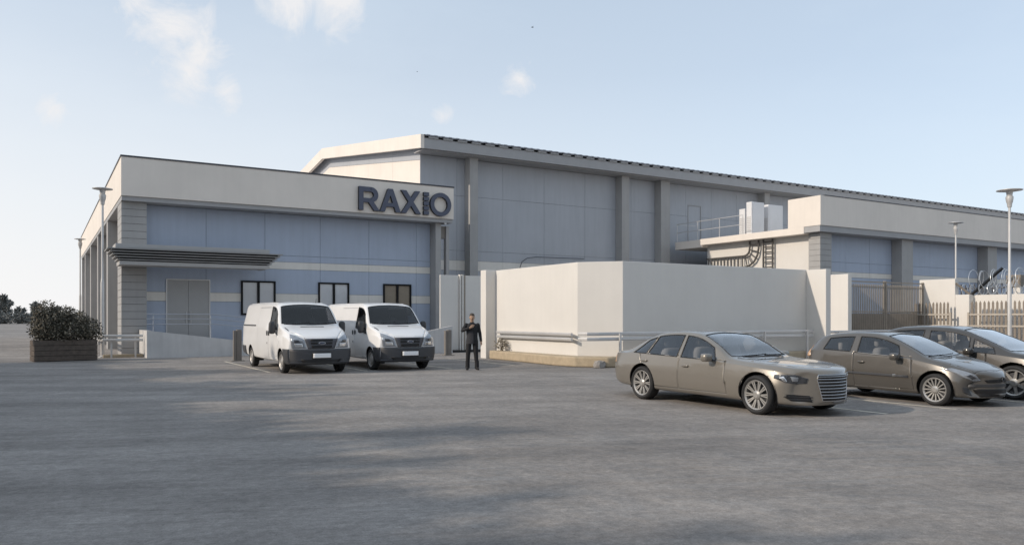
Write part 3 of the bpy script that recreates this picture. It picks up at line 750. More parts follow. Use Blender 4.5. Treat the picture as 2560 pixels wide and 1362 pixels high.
def cut_convex(bm, poly, ax, keep):
    """cut the faces for which keep(centre) holds along a convex polygon; return the faces inside. ax: the two axes of the polygon"""
    i, j = ax; cx = sum(p[0] for p in poly) / len(poly); cy = sum(p[1] for p in poly) / len(poly)
    x0, x1 = min(p[0] for p in poly), max(p[0] for p in poly); y0, y1 = min(p[1] for p in poly), max(p[1] for p in poly)
    def near(f):
        a = [v.co[i] for v in f.verts]; b = [v.co[j] for v in f.verts]
        return max(a) >= x0 - .01 and min(a) <= x1 + .01 and max(b) >= y0 - .01 and min(b) <= y1 + .01 and keep(f.calc_center_median())
    n = len(poly)
    for k in range(n):
        p, q = poly[k], poly[(k + 1) % n]
        if (Vector(p) - Vector(q)).length < 1e-4: continue
        nrm = Vector((0, 0, 0)); nrm[i] = q[1] - p[1]; nrm[j] = -(q[0] - p[0])
        co = Vector((0, 0, 0)); co[i], co[j] = p
        fs = [f for f in bm.faces if near(f)]
        geom = list({v for f in fs for v in f.verts}) + list({e for f in fs for e in f.edges}) + fs
        bmesh.ops.bisect_plane(bm, geom=geom, dist=1e-5, plane_co=co, plane_no=nrm)
    def inside(c):
        s = None
        for k in range(n):
            p, q = poly[k], poly[(k + 1) % n]
            if (Vector(p) - Vector(q)).length < 1e-4: continue
            cr = (q[0] - p[0]) * (c[j] - p[1]) - (q[1] - p[1]) * (c[i] - p[0])
            sg = cr > 0
            if s is None: s = sg
            elif s != sg: return False
        return True
    return [f for f in bm.faces if near(f) and inside(f.calc_center_median())]

def split_off(bm, faces, shift=0., scale_gap=0.):
    """move faces into a mesh of their own"""
    if scale_gap:
        r = bmesh.ops.inset_region(bm, faces=faces, thickness=scale_gap, use_even_offset=True, use_boundary=True)
        ring = set(r['faces']); faces = [f for f in faces if f.is_valid and f not in ring]
        bmesh.ops.delete(bm, geom=[f for f in ring if f.is_valid], context='FACES')
    nb = bmesh.new(); mp = {}
    for f in faces:
        for v in f.verts:
            if v not in mp: mp[v] = nb.verts.new(v.co + (-v.normal * shift))
    for f in faces:
        try: nb.faces.new([mp[v] for v in f.verts])
        except ValueError: pass
    bmesh.ops.delete(bm, geom=faces, context='FACES')
    return nb
def bm_obj(bm, name, mats, parent, angle=38, solid=0, off=-1, free=True):
    me = bpy.data.meshes.new(name); bm.to_mesh(me)
    if free: bm.free()
    for q in ([mats] if isinstance(mats, str) else mats): me.materials.append(MATS[q])
    me.shade_smooth(); me.set_sharp_from_angle(angle=R(angle))
    o = bpy.data.objects.new(name, me); COL.objects.link(o); o.parent = parent
    if solid:
        s = o.modifiers.new('skin', 'SOLIDIFY'); s.thickness = solid; s.offset = off
        if len(me.materials) > 1: s.material_offset = 1
    return o
def loops(bm):
    """boundary loops as point lists"""
    es = {e for e in bm.edges if e.is_boundary}; out = []
    while es:
        e = es.pop(); a, b = e.verts; L = [a.co.copy(), b.co.copy()]; cur = b; go = True
        while go:
            go = False
            for x in cur.link_edges:
                if x in es: es.discard(x); cur = x.other_vert(cur); L.append(cur.co.copy()); go = True; break
        out.append(L[:-1])
    return out

class Car:
    def __init__(s, sp):
        s.sp = sp; s.L = sp['L']; s.F = {k: table(sp[k]) for k in ('hw', 'zb', 'zm', 'zs', 'ws', 'zt', 'wt', 'ze')}
        s.bm = s.shell(); s.bm.normal_update(); s.bvh = BVHTree.FromBMesh(s.bm)
    def section(s, y):
        f = {k: v(y) for k, v in s.F.items()}
        hw, zb, zm, zs, ws, zt, wt, ze = (f[k] for k in ('hw', 'zb', 'zm', 'zs', 'ws', 'zt', 'wt', 'ze'))
        ws *= hw; wt *= hw
        P = [(0, zb), (hw * .72, zb), (hw * .93, zb + .035), (hw * .978, zb + .40 * (zm - zb)), (hw, zm), (hw * .55 + ws * .45, zm + .55 * (zs - zm)), (ws, zs),
             (ws * .965 + wt * .035, zs + .06 * (ze - zs) + .006), (ws * .45 + wt * .55, zs + .60 * (ze - zs)), (wt, ze), (wt * .90, ze + .62 * (zt - ze)), (wt * .5, zt - .10 * (zt - ze)), (0, zt)]
        return catmull([Vector(p) for p in P], 4)
    def shell(s):
        L, sp = s.L, s.sp
        ys = sorted(set([0, .008, .025, .05, .08, .12, .17] + [L - q for q in (0, .01, .03, .06, .10, .15)] + list(np.linspace(.23, L - .2, int(L / .055)))))
        bm = bmesh.new(); rows = []
        for y in ys:
            sec = s.section(y); hw = s.F['hw'](y); n = len(sec)
            fF = max(0, 1 - y / sp.get('fadeF', .9)) ** 2; fR = max(0, 1 - (L - y) / .8) ** 2
            def pt(x, z):
                q = (x / hw) ** 2
                return (x, y + sp['bowF'] * q * fF - sp['bowR'] * q * fR, z)
            row = [bm.verts.new(pt(p.x, p.y)) for p in sec]
            row += [bm.verts.new(pt(-p.x, p.y)) for p in sec[-2:0:-1]]
            rows.append(row)
        n = len(rows[0])
        for a, b in zip(rows[:-1], rows[1:]):
            for k in range(n): bm.faces.new((a[k], a[(k + 1) % n], b[(k + 1) % n], b[k]))
        M = 16
        for row, y in ((rows[0], ys[0]), (rows[-1], ys[-1])):          # bowed end caps
            sec = s.section(y); hw = s.F['hw'](y); h = len(sec) - 1
            lines_ = []
            for i in range(h + 1):
                if i in (0, h): lines_.append([row[i]]); continue
                rv, lv = row[i], row[(n - i) % n]; L_ = [rv]
                for k in range(1, M):
                    x = sec[i].x * (1 - 2 * k / M); q = (x / hw) ** 2
                    yy = y + (sp['bowF'] * q * 1.0 if y < 1 else -sp['bowR'] * q)
                    L_.append(bm.verts.new((x, yy, sec[i].y)))
                L_.append(lv); lines_.append(L_)
            for a, b in zip(lines_[:-1], lines_[1:]):
                for k in range(M):
                    vs = []
                    for q in (a[min(k, len(a) - 1)], a[min(k + 1, len(a) - 1)], b[min(k + 1, len(b) - 1)], b[min(k, len(b) - 1)]):
                        if q not in vs: vs.append(q)
                    if len(vs) > 2:
                        try: bm.faces.new(vs)
                        except ValueError: pass
        bmesh.ops.recalc_face_normals(bm, faces=bm.faces)
        if bm.calc_volume(signed=True) < 0: bmesh.ops.reverse_faces(bm, faces=bm.faces[:])
        return bm
    # --- surface patches
    def hit(s, a, b, ax):
        if ax == 'F': o, d = Vector((a, -2, b)), Vector((0, 1, 0))
        elif ax == 'B': o, d = Vector((a, s.L + 2, b)), Vector((0, -1, 0))
        elif ax == 'S': o, d = Vector((-3, a, b)), Vector((1, 0, 0))
        elif ax == 'D': o, d = Vector((3, a, b)), Vector((-1, 0, 0))
        else: o, d = Vector((a, b, 5)), Vector((0, 0, -1))
        p, nn, _, _ = s.bvh.ray_cast(o, d)
        if p is None:
            t = o + d * (2.5 if ax in 'SDF' else 3); p, nn, _, _ = s.bvh.find_nearest(t)
            q = Vector(o); 
        return p, nn, d
    def patch(s, poly, ax, off=.006, sub=3, thick=.0):
        tris = tessellate_polygon([[Vector((p[0], p[1], 0)) for p in poly]])
        bm = bmesh.new(); vs = [bm.verts.new((p[0], p[1], 0)) for p in poly]
        for t in tris:
            try: bm.faces.new([vs[i] for i in t])
            except ValueError: pass
        for _ in range(sub): bmesh.ops.subdivide_edges(bm, edges=bm.edges[:], cuts=1, use_grid_fill=True)
        for v in bm.verts:
            p, nn, d = s.hit(v.co.x, v.co.y, ax); v.co = p - d * off
        bm.normal_update()
        dsum = sum((f.normal.dot(s.hit(poly[0][0], poly[0][1], ax)[2]) for f in bm.faces), 0)
        if dsum > 0: bmesh.ops.reverse_faces(bm, faces=bm.faces[:])
        if thick:
            bmesh.ops.solidify(bm, geom=bm.faces[:], thickness=thick)
        return bm
    def line(s, pts, ax, r=.006, off=.002, n=5):
        """tube lying on the surface through 2-D points"""
        out = []
        for (a, b) in zip(pts[:-1], pts[1:]):
            k = max(2, int((Vector(b) - Vector(a)).length / .06))
            for i in range(k):
                f = i / k; p, nn, d = s.hit(a[0] + (b[0] - a[0]) * f, a[1] + (b[1] - a[1]) * f, ax); out.append(p - d * off)
        p, nn, d = s.hit(pts[-1][0], pts[-1][1], ax); out.append(p - d * off)
        return MB().tube(out, r, n)

def local(mb, name, m, parent, smooth=0, bevel=0):
    """build a part whose vertices are already in the vehicle's own frame"""
    off = root_off(parent); mb.v = [(x + off[0], y + off[1], z + off[2]) for x, y, z in mb.v]
    return mb.build(name, m, parent, smooth=smooth, bevel=bevel)

WHEELS = {}
def wheel_meshes(r, w, style):
    key = (r, w, style)
    if key in WHEELS: return WHEELS[key]
    rr = r * (.735 if style != 'van' else .66)
    ty = MB().lathe([(rr - .01, -w * .36), (rr + .01, -w * .46), (rr + (r - rr) * .5, -w * .52), (r - .02, -w * .47), (r, -w * .36), (r, -w * .12), (r - .008, -w * .11), (r - .008, -w * .09), (r, -w * .08), (r, w * .08), (r - .008, w * .09), (r - .008, w * .11), (r, w * .12), (r, w * .36), (r - .02, w * .47), (rr + (r - rr) * .5, w * .52), (rr + .01, w * .46), (rr - .01, w * .36)], 40, axis='x').build('tyre', 'rubber', smooth=40)
    m = MB()                                             # outer face towards -x
    m.lathe([(rr - .012, w * .4), (rr - .03, 0), (rr - .02, -w * .38), (rr + .004, -w * .47), (rr + .010, -w * .45)], 40, axis='x')
    def spoke(a, r0, r1, w0, w1, x0, x1, t=.022):
        c, q = math.cos(a), math.sin(a); k = len(m.v)
        for (rad, ww, xx) in ((r0, w0, x0), (r1, w1, x1)):
            for sx, tx in ((-1, 0), (1, 0), (1, t), (-1, t)): m.v.append((xx + tx, rad * c - sx * ww * q, rad * q + sx * ww * c))
        for f in ((0, 1, 5, 4), (1, 2, 6, 5), (2, 3, 7, 6), (3, 0, 4, 7)): m.quad(*[k + i for i in f])
    xo = -w * .40
    if style == 'multi':
        for i in range(10):
            a = 2 * math.pi * i / 10
            for da in (-.115, .115): spoke(a + da * .8, .05, rr - .01, .009, .013, xo + .02, xo - .005)
        hub = .075
    elif style == 'many':
        for i in range(15): spoke(2 * math.pi * i / 15, .05, rr - .01, .011, .012, xo + .015, xo)
        hub = .07
    elif style == 'twin':
        for i in range(7):
            a = 2 * math.pi * i / 7; spoke(a, .05, rr - .01, .035, .022, xo + .02, xo)
        hub = .08
    else:
        m.lathe([(.09, xo + .02), (rr * .55, xo - .012), (rr * .62, xo - .005), (rr * .66, xo + .03)], 32, axis='x')
        for i in range(8): spoke(2 * math.pi * (i + .5) / 8, rr * .62, rr - .01, .038, .05, xo + .02, xo + .005)
        hub = .10
    m.lathe([(0, xo - .02), (hub * .6, xo - .02), (hub, xo), (hub, xo + .05)], 20, axis='x')
    rim = m.build('rim', 'steel_rim' if style == 'van' else 'alloy', smooth=30)
    bd = MB().lathe([(0, -.02), (rr * .80, -.02), (rr * .80, .01), (0, .01)], 28, axis='x').build('brake_disc', 'bumper_grey', smooth=30)
    WHEELS[key] = tuple(o.data for o in (ty, rim, bd))
    for o in (ty, rim, bd): bpy.data.objects.remove(o)
    return WHEELS[key]

def rounded_box(m, c, s, r=.3, n=10, k=8):
    """superellipsoid"""
    i0 = len(m.v)
    def sp(v, e): return math.copysign(abs(v) ** e, v)
    for i in range(k + 1):
        a = -math.pi / 2 + math.pi * i / k
        for j in range(n):
            w = 2 * math.pi * j / n
            m.v.append((c[0] + s[0] * sp(math.cos(a), r) * sp(math.cos(w), r), c[1] + s[1] * sp(math.cos(a), r) * sp(math.sin(w), r), c[2] + s[2] * sp(math.sin(a), r)))
    for i in range(k):
        for j in range(n): m.quad(i0 + i * n + j, i0 + i * n + (j + 1) % n, i0 + (i + 1) * n + (j + 1) % n, i0 + (i + 1) * n + j)
    return m

def build_car(sp, label, cat, name, loc, group=None):
    t = thing(name, label, cat, loc, group)
    c = Car(sp); bm = c.bm; paint = sp['paint']; L = sp['L']; F = c.F
    gl = sp.get('glass', 'car_glass'); liner = sp.get('liner', 'interior')
    # --- wheel arches
    r = sp['r']; hwm = max(v for _, v in sp['hw'])
    for yw in sp['wheels']:
        for sd in (-1, 1):
            ra = r + sp.get('arch', .055)
            poly = [(yw + ra * math.cos(2 * math.pi * i / 26), r + .012 + ra * math.sin(2 * math.pi * i / 26)) for i in range(26)]
            fs = cut_convex(bm, poly, (1, 2), lambda q: q.x * sd > hwm * .45)
            bmesh.ops.delete(bm, geom=fs, context='FACES')
            m = MB(); n = 24; xo = sd * (hwm * .93); xi = sd * (hwm - .36)
            for i in range(n + 1):
                a = -.32 + (math.pi + .64) * i / n; yy, zz = yw + (ra + .012) * math.cos(a), r + .012 + (ra + .012) * math.sin(a)
                m.v += [(xo, yy, zz), (xi, yy, zz)]
            for i in range(n): m.quad(2 * i, 2 * i + 1, 2 * i + 3, 2 * i + 2)
            m.v.append((xi, yw, r)); q = len(m.v) - 1
            for i in range(n): m.quad(2 * i + 1, q, 2 * i + 3)
            local(m, 'wheel_arch', 'black', t)
            # wheel
            w = part('wheel', t); w.location = (sd * (hwm - sp.get('tuck', .03) - sp['tw'] / 2), yw, r)
            if sd > 0: w.rotation_euler = (0, 0, math.pi)
            for nm, me in zip(('tyre', 'rim', 'brake_disc'), wheel_meshes(r, sp['tw'], sp['rim'])):
                o = bpy.data.objects.new(nm, me); COL.objects.link(o); o.parent = w
    # --- windows
    seals = []
    def glass(name, poly, ax, keep, m=gl):
        fs = cut_convex(bm, poly, ax, keep)
        if not fs: return
        nb = split_off(bm, fs, shift=.006)
        for lp in loops(nb): seals.append(lp)
        g_ = bm_obj(nb, name, m, t)
        for lp in seals[-1:]:
            local(MB().tube(lp, sp.get('seal', .013), 5, closed=True), 'window_seal', 'black', g_)
    for sd in (-1, 1):
        for (ylo0, ylo1, yhi0, yhi1, mt, mb_) in sp['side_windows']:
            up = [(y, F['ze'](y) - mt) for y in np.linspace(yhi0, yhi1, 7)]
            poly = [(ylo0, F['zs'](ylo0) + mb_)] + [(ylo1, F['zs'](ylo1) + mb_)] + up[::-1]
            glass('side_window', poly, (1, 2), lambda q: q.x * sd > .25, sp.get('glass_side', gl))
    ws = sp['windscreen']
    glass('windscreen', ws, (0, 1), lambda q: q.z > sp['zglass'] and q.y < L * .6, sp.get('glass_front', gl))
    if 'rear_glass' in sp: glass('rear_window', sp['rear_glass'], (0, 1), lambda q: q.z > sp['zglass'] and q.y > L * .5)
    # --- doors and bonnet as panels of their own
    for sd in (-1, 1):
        for k, (poly, hp) in enumerate(sp['doors']):
            fs = cut_convex(bm, poly, (1, 2), lambda q: q.x * sd > hwm * .5)
            if not fs: continue
            nb = split_off(bm, fs, scale_gap=.006)
            d = bm_obj(nb, 'door', [paint, liner], t, solid=.018)
            if hp:
                y, z, hl, vert = hp; p, nn, dd = c.hit(y, z, 'S' if sd < 0 else 'D')
                m = MB(); rounded_box(m, (p.x + sd * .018, p.y, p.z), (.016, .028 if vert else hl, hl if vert else .022), .5)
                local(m, 'handle', sp.get('handle_mat', paint), d, smooth=60)
                m = MB(); rounded_box(m, (p.x + sd * .001, p.y, p.z - (0 if vert else .012)), (.006, .03 if vert else hl * .75, hl * .8 if vert else .026), .6)
                local(m, 'handle_recess', 'black', d, smooth=60)
    if 'bonnet' in sp:
        fs = cut_convex(bm, sp['bonnet'], (0, 1), lambda q: q.z > sp['zbonnet'] and q.y < L * .5)
        if fs: bm_obj(split_off(bm, fs, scale_gap=.005), 'bonnet', [paint, liner], t, solid=.015)
    body = bm_obj(bm, 'body', [paint, liner], t, solid=.02)
    # --- surface parts
    for (nm, poly, ax, m, off, th) in sp['patches']:
        both = [poly] if ax in 'FBT' and not nm.startswith('*') else [poly]
        sets = [(poly, ax)]
        if nm[0] == '*':
            nm = nm[1:]
            sets = [(poly, ax), ([(-a, b) for a, b in poly], ax)] if ax in 'FBT' else [(poly, 'S'), (poly, 'D')]
        for pl_, ax_ in sets: bm_obj(c.patch(pl_, ax_, off), nm, m, t, solid=th, off=0)
    for (nm, pts, ax, m, rad, off) in sp['lines']:
        sets = [(pts, ax)]
        if nm[0] == '*':
            nm = nm[1:]; sets = [(pts, 'S'), (pts, 'D')] if ax == 'S' else [(pts, ax), ([(-a, b) for a, b in pts], ax)]
        for p_, ax_ in sets: local(c.line(p_, ax_, rad, off), nm, m, t, smooth=60)
    # mirrors
    my, mz, msx, msy, msz = sp['mirror']; mm = sp.get('mirror_mat', paint)
    for sd in (-1, 1):
        p, nn, dd = c.hit(my, mz, 'S' if sd < 0 else 'D')
        m = MB(); rounded_box(m, (p.x + sd * (msx + .06), p.y, p.z + .02), (msx, msy, msz), .55, 14, 10)
        mo = local(m, 'mirror', mm, t, smooth=60)
        local(MB().tube([(p.x - sd * .03, p.y + .02, p.z - .03), (p.x + sd * .09, p.y + .01, p.z - .02)], .022, 6), 'stem', 'black', mo)
    # --- cabin
    fl = sp.get('floor', .26)
    local(MB().box(-hwm * .80, .75, fl, hwm * .80, L - .85, fl + .04), 'floor_pan', 'black', t)
    for (x, y, z, w_, hgt, tan_) in sp['seats']:
        m = MB(); rounded_box(m, (x, y, z), (w_, .26, .08), .4); k = len(m.v)
        rounded_box(m, (x, y + .30, z + hgt * .5), (w_, .09, hgt * .55), .45); rounded_box(m, (x, y + .36, z + hgt * 1.05 + .10), (w_ * .48, .05, .10), .5)
        local(m, 'seat', ('seat', 'seat_tan', 'seat_dark')[tan_], t, smooth=60)
    if 'dash' in sp:
        x0, y, z = sp['dash']; m = MB(); rounded_box(m, (0, y, z), (x0, .26, .16), .4); local(m, 'dashboard', 'interior_dark', t, smooth=60)
        k = MB(); pts = [(sp.get('drv', .36) + .17 * math.cos(a), y + .34 - .05 * math.sin(a), z + .10 + .16 * math.sin(a)) for a in [2 * math.pi * i / 20 for i in range(20)]]
        local(k.tube(pts, .014, 6, closed=True), 'steering_wheel', 'black', t)
    return t, c

# ---- silver-taupe saloon
ell = lambda cx, cz, rx, rz, n=18, e=1.0: [(cx + rx * math.cos(2 * math.pi * i / n), cz + rz * math.sin(2 * math.pi * i / n)) for i in range(n)]
sedan = dict(L=5.02, bowF=.34, bowR=.20, fadeF=1.25, paint='paint_taupe', r=.335, tw=.24, rim='multi', wheels=(.86, 3.82), arch=.05, tuck=.02,
    hw=[(0, .66), (.05, .745), (.2, .83), (.5, .90), (1.0, .945), (2.0, .95), (3.5, .95), (4.3, .925), (4.8, .88), (4.97, .80), (5.02, .70)],
    zb=[(0, .26), (.06, .20), (.4, .19), (1.5, .20), (3.5, .21), (4.6, .25), (5.02, .36)],
    zm=[(0, .46), (1, .55), (2.5, .58), (4, .62), (5.02, .62)],
    zs=[(0, .665), (.10, .705), (.35, .74), (.9, .79), (1.5, .83), (2.5, .865), (3.5, .895), (4.3, .91), (4.85, .90), (5.02, .80)],
    ws=[(0, .90), (.3, .93), (1, .955), (2, .955), (4, .945), (5.02, .90)],
    zt=[(0, .72), (.03, .765), (.12, .80), (.40, .845), (.9, .895), (1.40, .93), (1.55, .955), (1.95, 1.165), (2.35, 1.335), (2.60, 1.385), (2.95, 1.405), (3.35, 1.385), (3.75, 1.305), (4.1, 1.165), (4.42, 1.005), (4.6, .965), (4.9, .945), (5.0, .90), (5.02, .84)],
    wt=[(0, .82), (.3, .84), (1.0, .86), (1.5, .86), (1.95, .78), (2.4, .705), (3.0, .69), (3.6, .70), (4.1, .75), (4.45, .82), (5.02, .80)],
    ze=[(0, .70), (.12, .775), (.4, .817), (.9, .862), (1.40, .898), (1.55, .92), (1.95, 1.12), (2.35, 1.275), (2.60, 1.322), (2.95, 1.340), (3.35, 1.322), (3.75, 1.24), (4.1, 1.105), (4.42, .97), (4.9, .925), (5.02, .82)],
    side_windows=[(1.82, 2.71, 1.96, 2.72, .022, .030), (2.82, 3.66, 2.80, 3.52, .022, .030), (3.71, 4.12, 3.58, 3.80, .026, .034)],
    windscreen=[(-.70, 1.60), (-.4, 1.53), (0, 1.50), (.4, 1.53), (.70, 1.60), (.60, 2.35), (.3, 2.43), (0, 2.46), (-.3, 2.43), (-.60, 2.35)],
    rear_glass=[(-.58, 3.78), (.58, 3.78), (.66, 4.30), (0, 4.40), (-.66, 4.30)], zglass=.93,
    doors=[([(1.52, .30), (2.74, .30), (2.74, .935), (1.60, .885)], (2.55, .745, .085, False)), ([(2.76, .30), (3.46, .30), (3.78, .62), (3.92, .955), (2.76, .935)], (3.72, .79, .085, False))],
    bonnet=[(-.58, .40), (0, .20), (.58, .40), (.72, .8), (.72, 1.36), (0, 1.42), (-.72, 1.36), (-.75, .8)], zbonnet=.72,
    mirror=(1.90, .91, .10, .085, .075), handle_mat='paint_taupe',
    seats=[(-.38, 2.35, .52, .24, .55, 0), (.38, 2.35, .52, .24, .55, 0), (-.38, 3.2, .52, .28, .5, 0), (.38, 3.2, .52, .28, .5, 0)], dash=(.68, 1.68, .80),
    patches=[('grille', [(-.30, .28), (.30, .28), (.375, .62), (.36, .695), (-.36, .695), (-.375, .62)], 'F', 'black', .004, .012),
             ('*headlamp', [(-.50, .645), (-.52, .565), (-.65, .555), (-.80, .575), (-.865, .64), (-.85, .70), (-.68, .705)], 'F', 'lamp_dark', .006, .012),
             ('*lamp_unit', [(-.63, .66), (-.63, .59), (-.72, .595), (-.74, .675)], 'F', 'lamp_lens', .016, .01),
             ('*indicator', [(-.835, .655), (-.81, .59), (-.78, .59), (-.80, .68)], 'F', 'lamp_bright', .016, .01),
             ('*air_intake', [(-.44, .255), (-.48, .36), (-.80, .385), (-.815, .34), (-.73, .275)], 'F', 'black', .004, .01),
             ('*tail_lamp', [(4.70, .72), (5.0, .70), (5.0, .84), (4.75, .87)], 'S', 'tail_lens', .004, .01)],
    lines=[('grille_frame', [(-.30, .275), (-.38, .62), (-.365, .705), (.365, .705), (.38, .62), (.30, .275), (-.30, .275)], 'F', 'chrome', .010, .010)] +
          [('grille_slat', [(-.302 - (z - .28) * .22, z), (.302 + (z - .28) * .22, z)], 'F', 'chrome', .0065, .012) for z in (.32, .372, .424, .476, .528, .58, .632, .675)] +
          [('*intake_blade', [(-.44, z), (-.77, z + .012)], 'F', 'dark_plastic', .008, .008) for z in (.295, .335)] +
          [('*bright_flash', [(.42, .66), (.60, .615)], 'S', 'chrome', .012, .004)])
sedan['lines'] = sedan['lines'][:-1]
def stretch_nose(sp, y0, add):
    """lengthen the front overhang: everything behind y0 moves back by add"""
    f = lambda y: y * (y0 + add) / y0 if y < y0 else y + add
    for k in ('hw', 'zb', 'zm', 'zs', 'ws', 'zt', 'wt', 'ze'): sp[k] = [(f(y), v) for y, v in sp[k]]
    sp['L'] += add; sp['wheels'] = tuple(f(y) for y in sp['wheels'])
    sp['side_windows'] = [tuple(f(v) for v in w[:4]) + tuple(w[4:]) for w in sp['side_windows']]
    for k in ('windscreen', 'rear_glass', 'bonnet'): sp[k] = [(x, f(y)) for x, y in sp[k]]
    sp['doors'] = [([(f(y), z) for y, z in p], (f(h[0]),) + h[1:]) for p, h in sp['doors']]
    sp['mirror'] = (f(sp['mirror'][0]),) + sp['mirror'][1:]
    sp['seats'] = [(s[0], f(s[1])) + s[2:] for s in sp['seats']]; sp['dash'] = (sp['dash'][0], f(sp['dash'][1]), sp['dash'][2])
    sp['patches'] = [(n, [(f(a), b) for a, b in p] if ax == 'S' else p, ax, m, o, th) for n, p, ax, m, o, th in sp['patches']]
stretch_nose(sedan, .86, .06)
car, cs = build_car(sedan, 'silver taupe four-door saloon car nearest the camera', 'car', 'parked_car', (11.34, 8.33, 0))
local(MB().tube([(-.66, 1.56, .955), (-.2, 1.53, .975), (.1, 1.59, .985)], .010, 5).tube([(.0, 1.53, .975), (.4, 1.55, .97), (.62, 1.62, .975)], .010, 5), 'wiper', 'black', car)

# ---- brown three-door hatchback
hatch = dict(L=3.90, bowF=.30, bowR=.14, fadeF=.95, paint='paint_brown', r=.30, tw=.20, rim='many', wheels=(.80, 3.28), arch=.05, tuck=.02,
    hw=[(0, .52), (.05, .66), (.2, .76), (.5, .82), (1.0, .845), (2.0, .85), (3.2, .845), (3.6, .80), (3.85, .72), (3.90, .62)],
    zb=[(0, .24), (.06, .18), (.4, .17), (1.5, .19), (3.3, .20), (3.9, .32)],
    zm=[(0, .40), (1, .52), (2.5, .56), (3.9, .62)],
    zs=[(0, .50), (.10, .565), (.35, .645), (.9, .775), (1.4, .845), (2.2, .885), (3.0, .925), (3.6, .94), (3.9, .86)],
    ws=[(0, .88), (.3, .92), (1, .95), (2, .955), (3.3, .95), (3.9, .92)],
    zt=[(0, .55), (.03, .60), (.12, .66), (.35, .735), (.7, .83), (1.02, .905), (1.3, 1.045), (1.65, 1.205), (1.95, 1.31), (2.25, 1.355), (2.6, 1.365), (3.0, 1.345), (3.35, 1.295), (3.6, 1.17), (3.75, 1.02), (3.86, .93), (3.90, .84)],
    wt=[(0, .80), (.3, .82), (.8, .84), (1.05, .85), (1.4, .79), (1.8, .72), (2.3, .69), (3.0, .69), (3.5, .72), (3.9, .78)],
    ze=[(0, .53), (.12, .63), (.35, .705), (.7, .80), (1.02, .872), (1.3, 1.0), (1.65, 1.15), (1.95, 1.245), (2.25, 1.288), (2.6, 1.298), (3.0, 1.275), (3.35, 1.225), (3.6, 1.11), (3.75, .985), (3.9, .82)],
    side_windows=[(1.50, 2.44, 1.60, 2.46, .030, .03), (2.60, 3.26, 2.60, 3.20, .04, .05)],
    windscreen=[(-.62, 1.10), (0, 1.01), (.62, 1.10), (.52, 1.90), (0, 2.0), (-.52, 1.90)],
    rear_glass=[(-.46, 3.42), (.46, 3.42), (.52, 3.72), (-.52, 3.72)], zglass=.88,
    doors=[([(1.20, .27), (2.48, .27), (2.52, .945), (1.28, .89)], (2.32, .755, .075, False))],
    bonnet=[(-.52, .22), (0, .12), (.52, .22), (.64, .6), (.66, 1.0), (0, .985), (-.66, 1.0), (-.64, .6)], zbonnet=.56,
    mirror=(1.52, .875, .09, .075, .07),
    seats=[(-.34, 1.9, .50, .22, .52, 0), (.34, 1.9, .50, .22, .52, 0), (-.32, 2.75, .50, .26, .42, 0), (.32, 2.75, .50, .26, .42, 0)], dash=(.60, 1.24, .76),
    patches=[('*headlamp', [(-.40, .50), (-.50, .47), (-.70, .56), (-.80, .70), (-.72, .715), (-.52, .60)], 'F', 'lamp_lens', .006, .012),
             ('*lamp_unit', [(-.50, .545), (-.56, .515), (-.66, .58), (-.60, .61)], 'F', 'lamp_dark', .016, .008),
             ('*grille', [(-.05, .525), (-.36, .505), (-.32, .455), (-.05, .46)], 'F', 'black', .005, .01),
             ('lower_intake', [(-.44, .20), (.44, .20), (.50, .34), (-.50, .34)], 'F', 'black', .005, .01),
             ('*fog_recess', [(-.56, .22), (-.70, .28), (-.72, .38), (-.57, .345)], 'F', 'dark_plastic', .005, .01),
             ('bumper_strip', [(-.60, .375), (.60, .375), (.58, .43), (-.58, .43)], 'F', 'dark_plastic', .006, .012),
             ('*rubbing_strip', [(1.30, .495), (3.02, .515), (3.02, .56), (1.30, .54)], 'S', 'bumper_grey', .010, .012),
             ('*strip_badge', [(1.55, .505), (1.61, .505), (1.61, .545), (1.55, .545)], 'S', 'lamp_bright', .022, .006),
             ('*tail_lamp', [(3.60, .82), (3.86, .80), (3.80, 1.06), (3.64, 1.05)], 'S', 'tail_lens', .006, .01)],
    lines=[('emblem', [(0, .47), (-.035, .51), (0, .56), (.035, .51), (0, .47)], 'F', 'dark_plastic', .012, .012)])
car2, cs2 = build_car(hatch, 'brown three-door hatchback with a dark rubbing strip behind the saloon', 'car', 'parked_car', (15.17, 7.66, 0))
local(MB().tube([(-.60, 1.04, .915), (-.1, .985, .935), (.2, 1.03, .95)], .010, 5), 'wiper', 'black', car2)

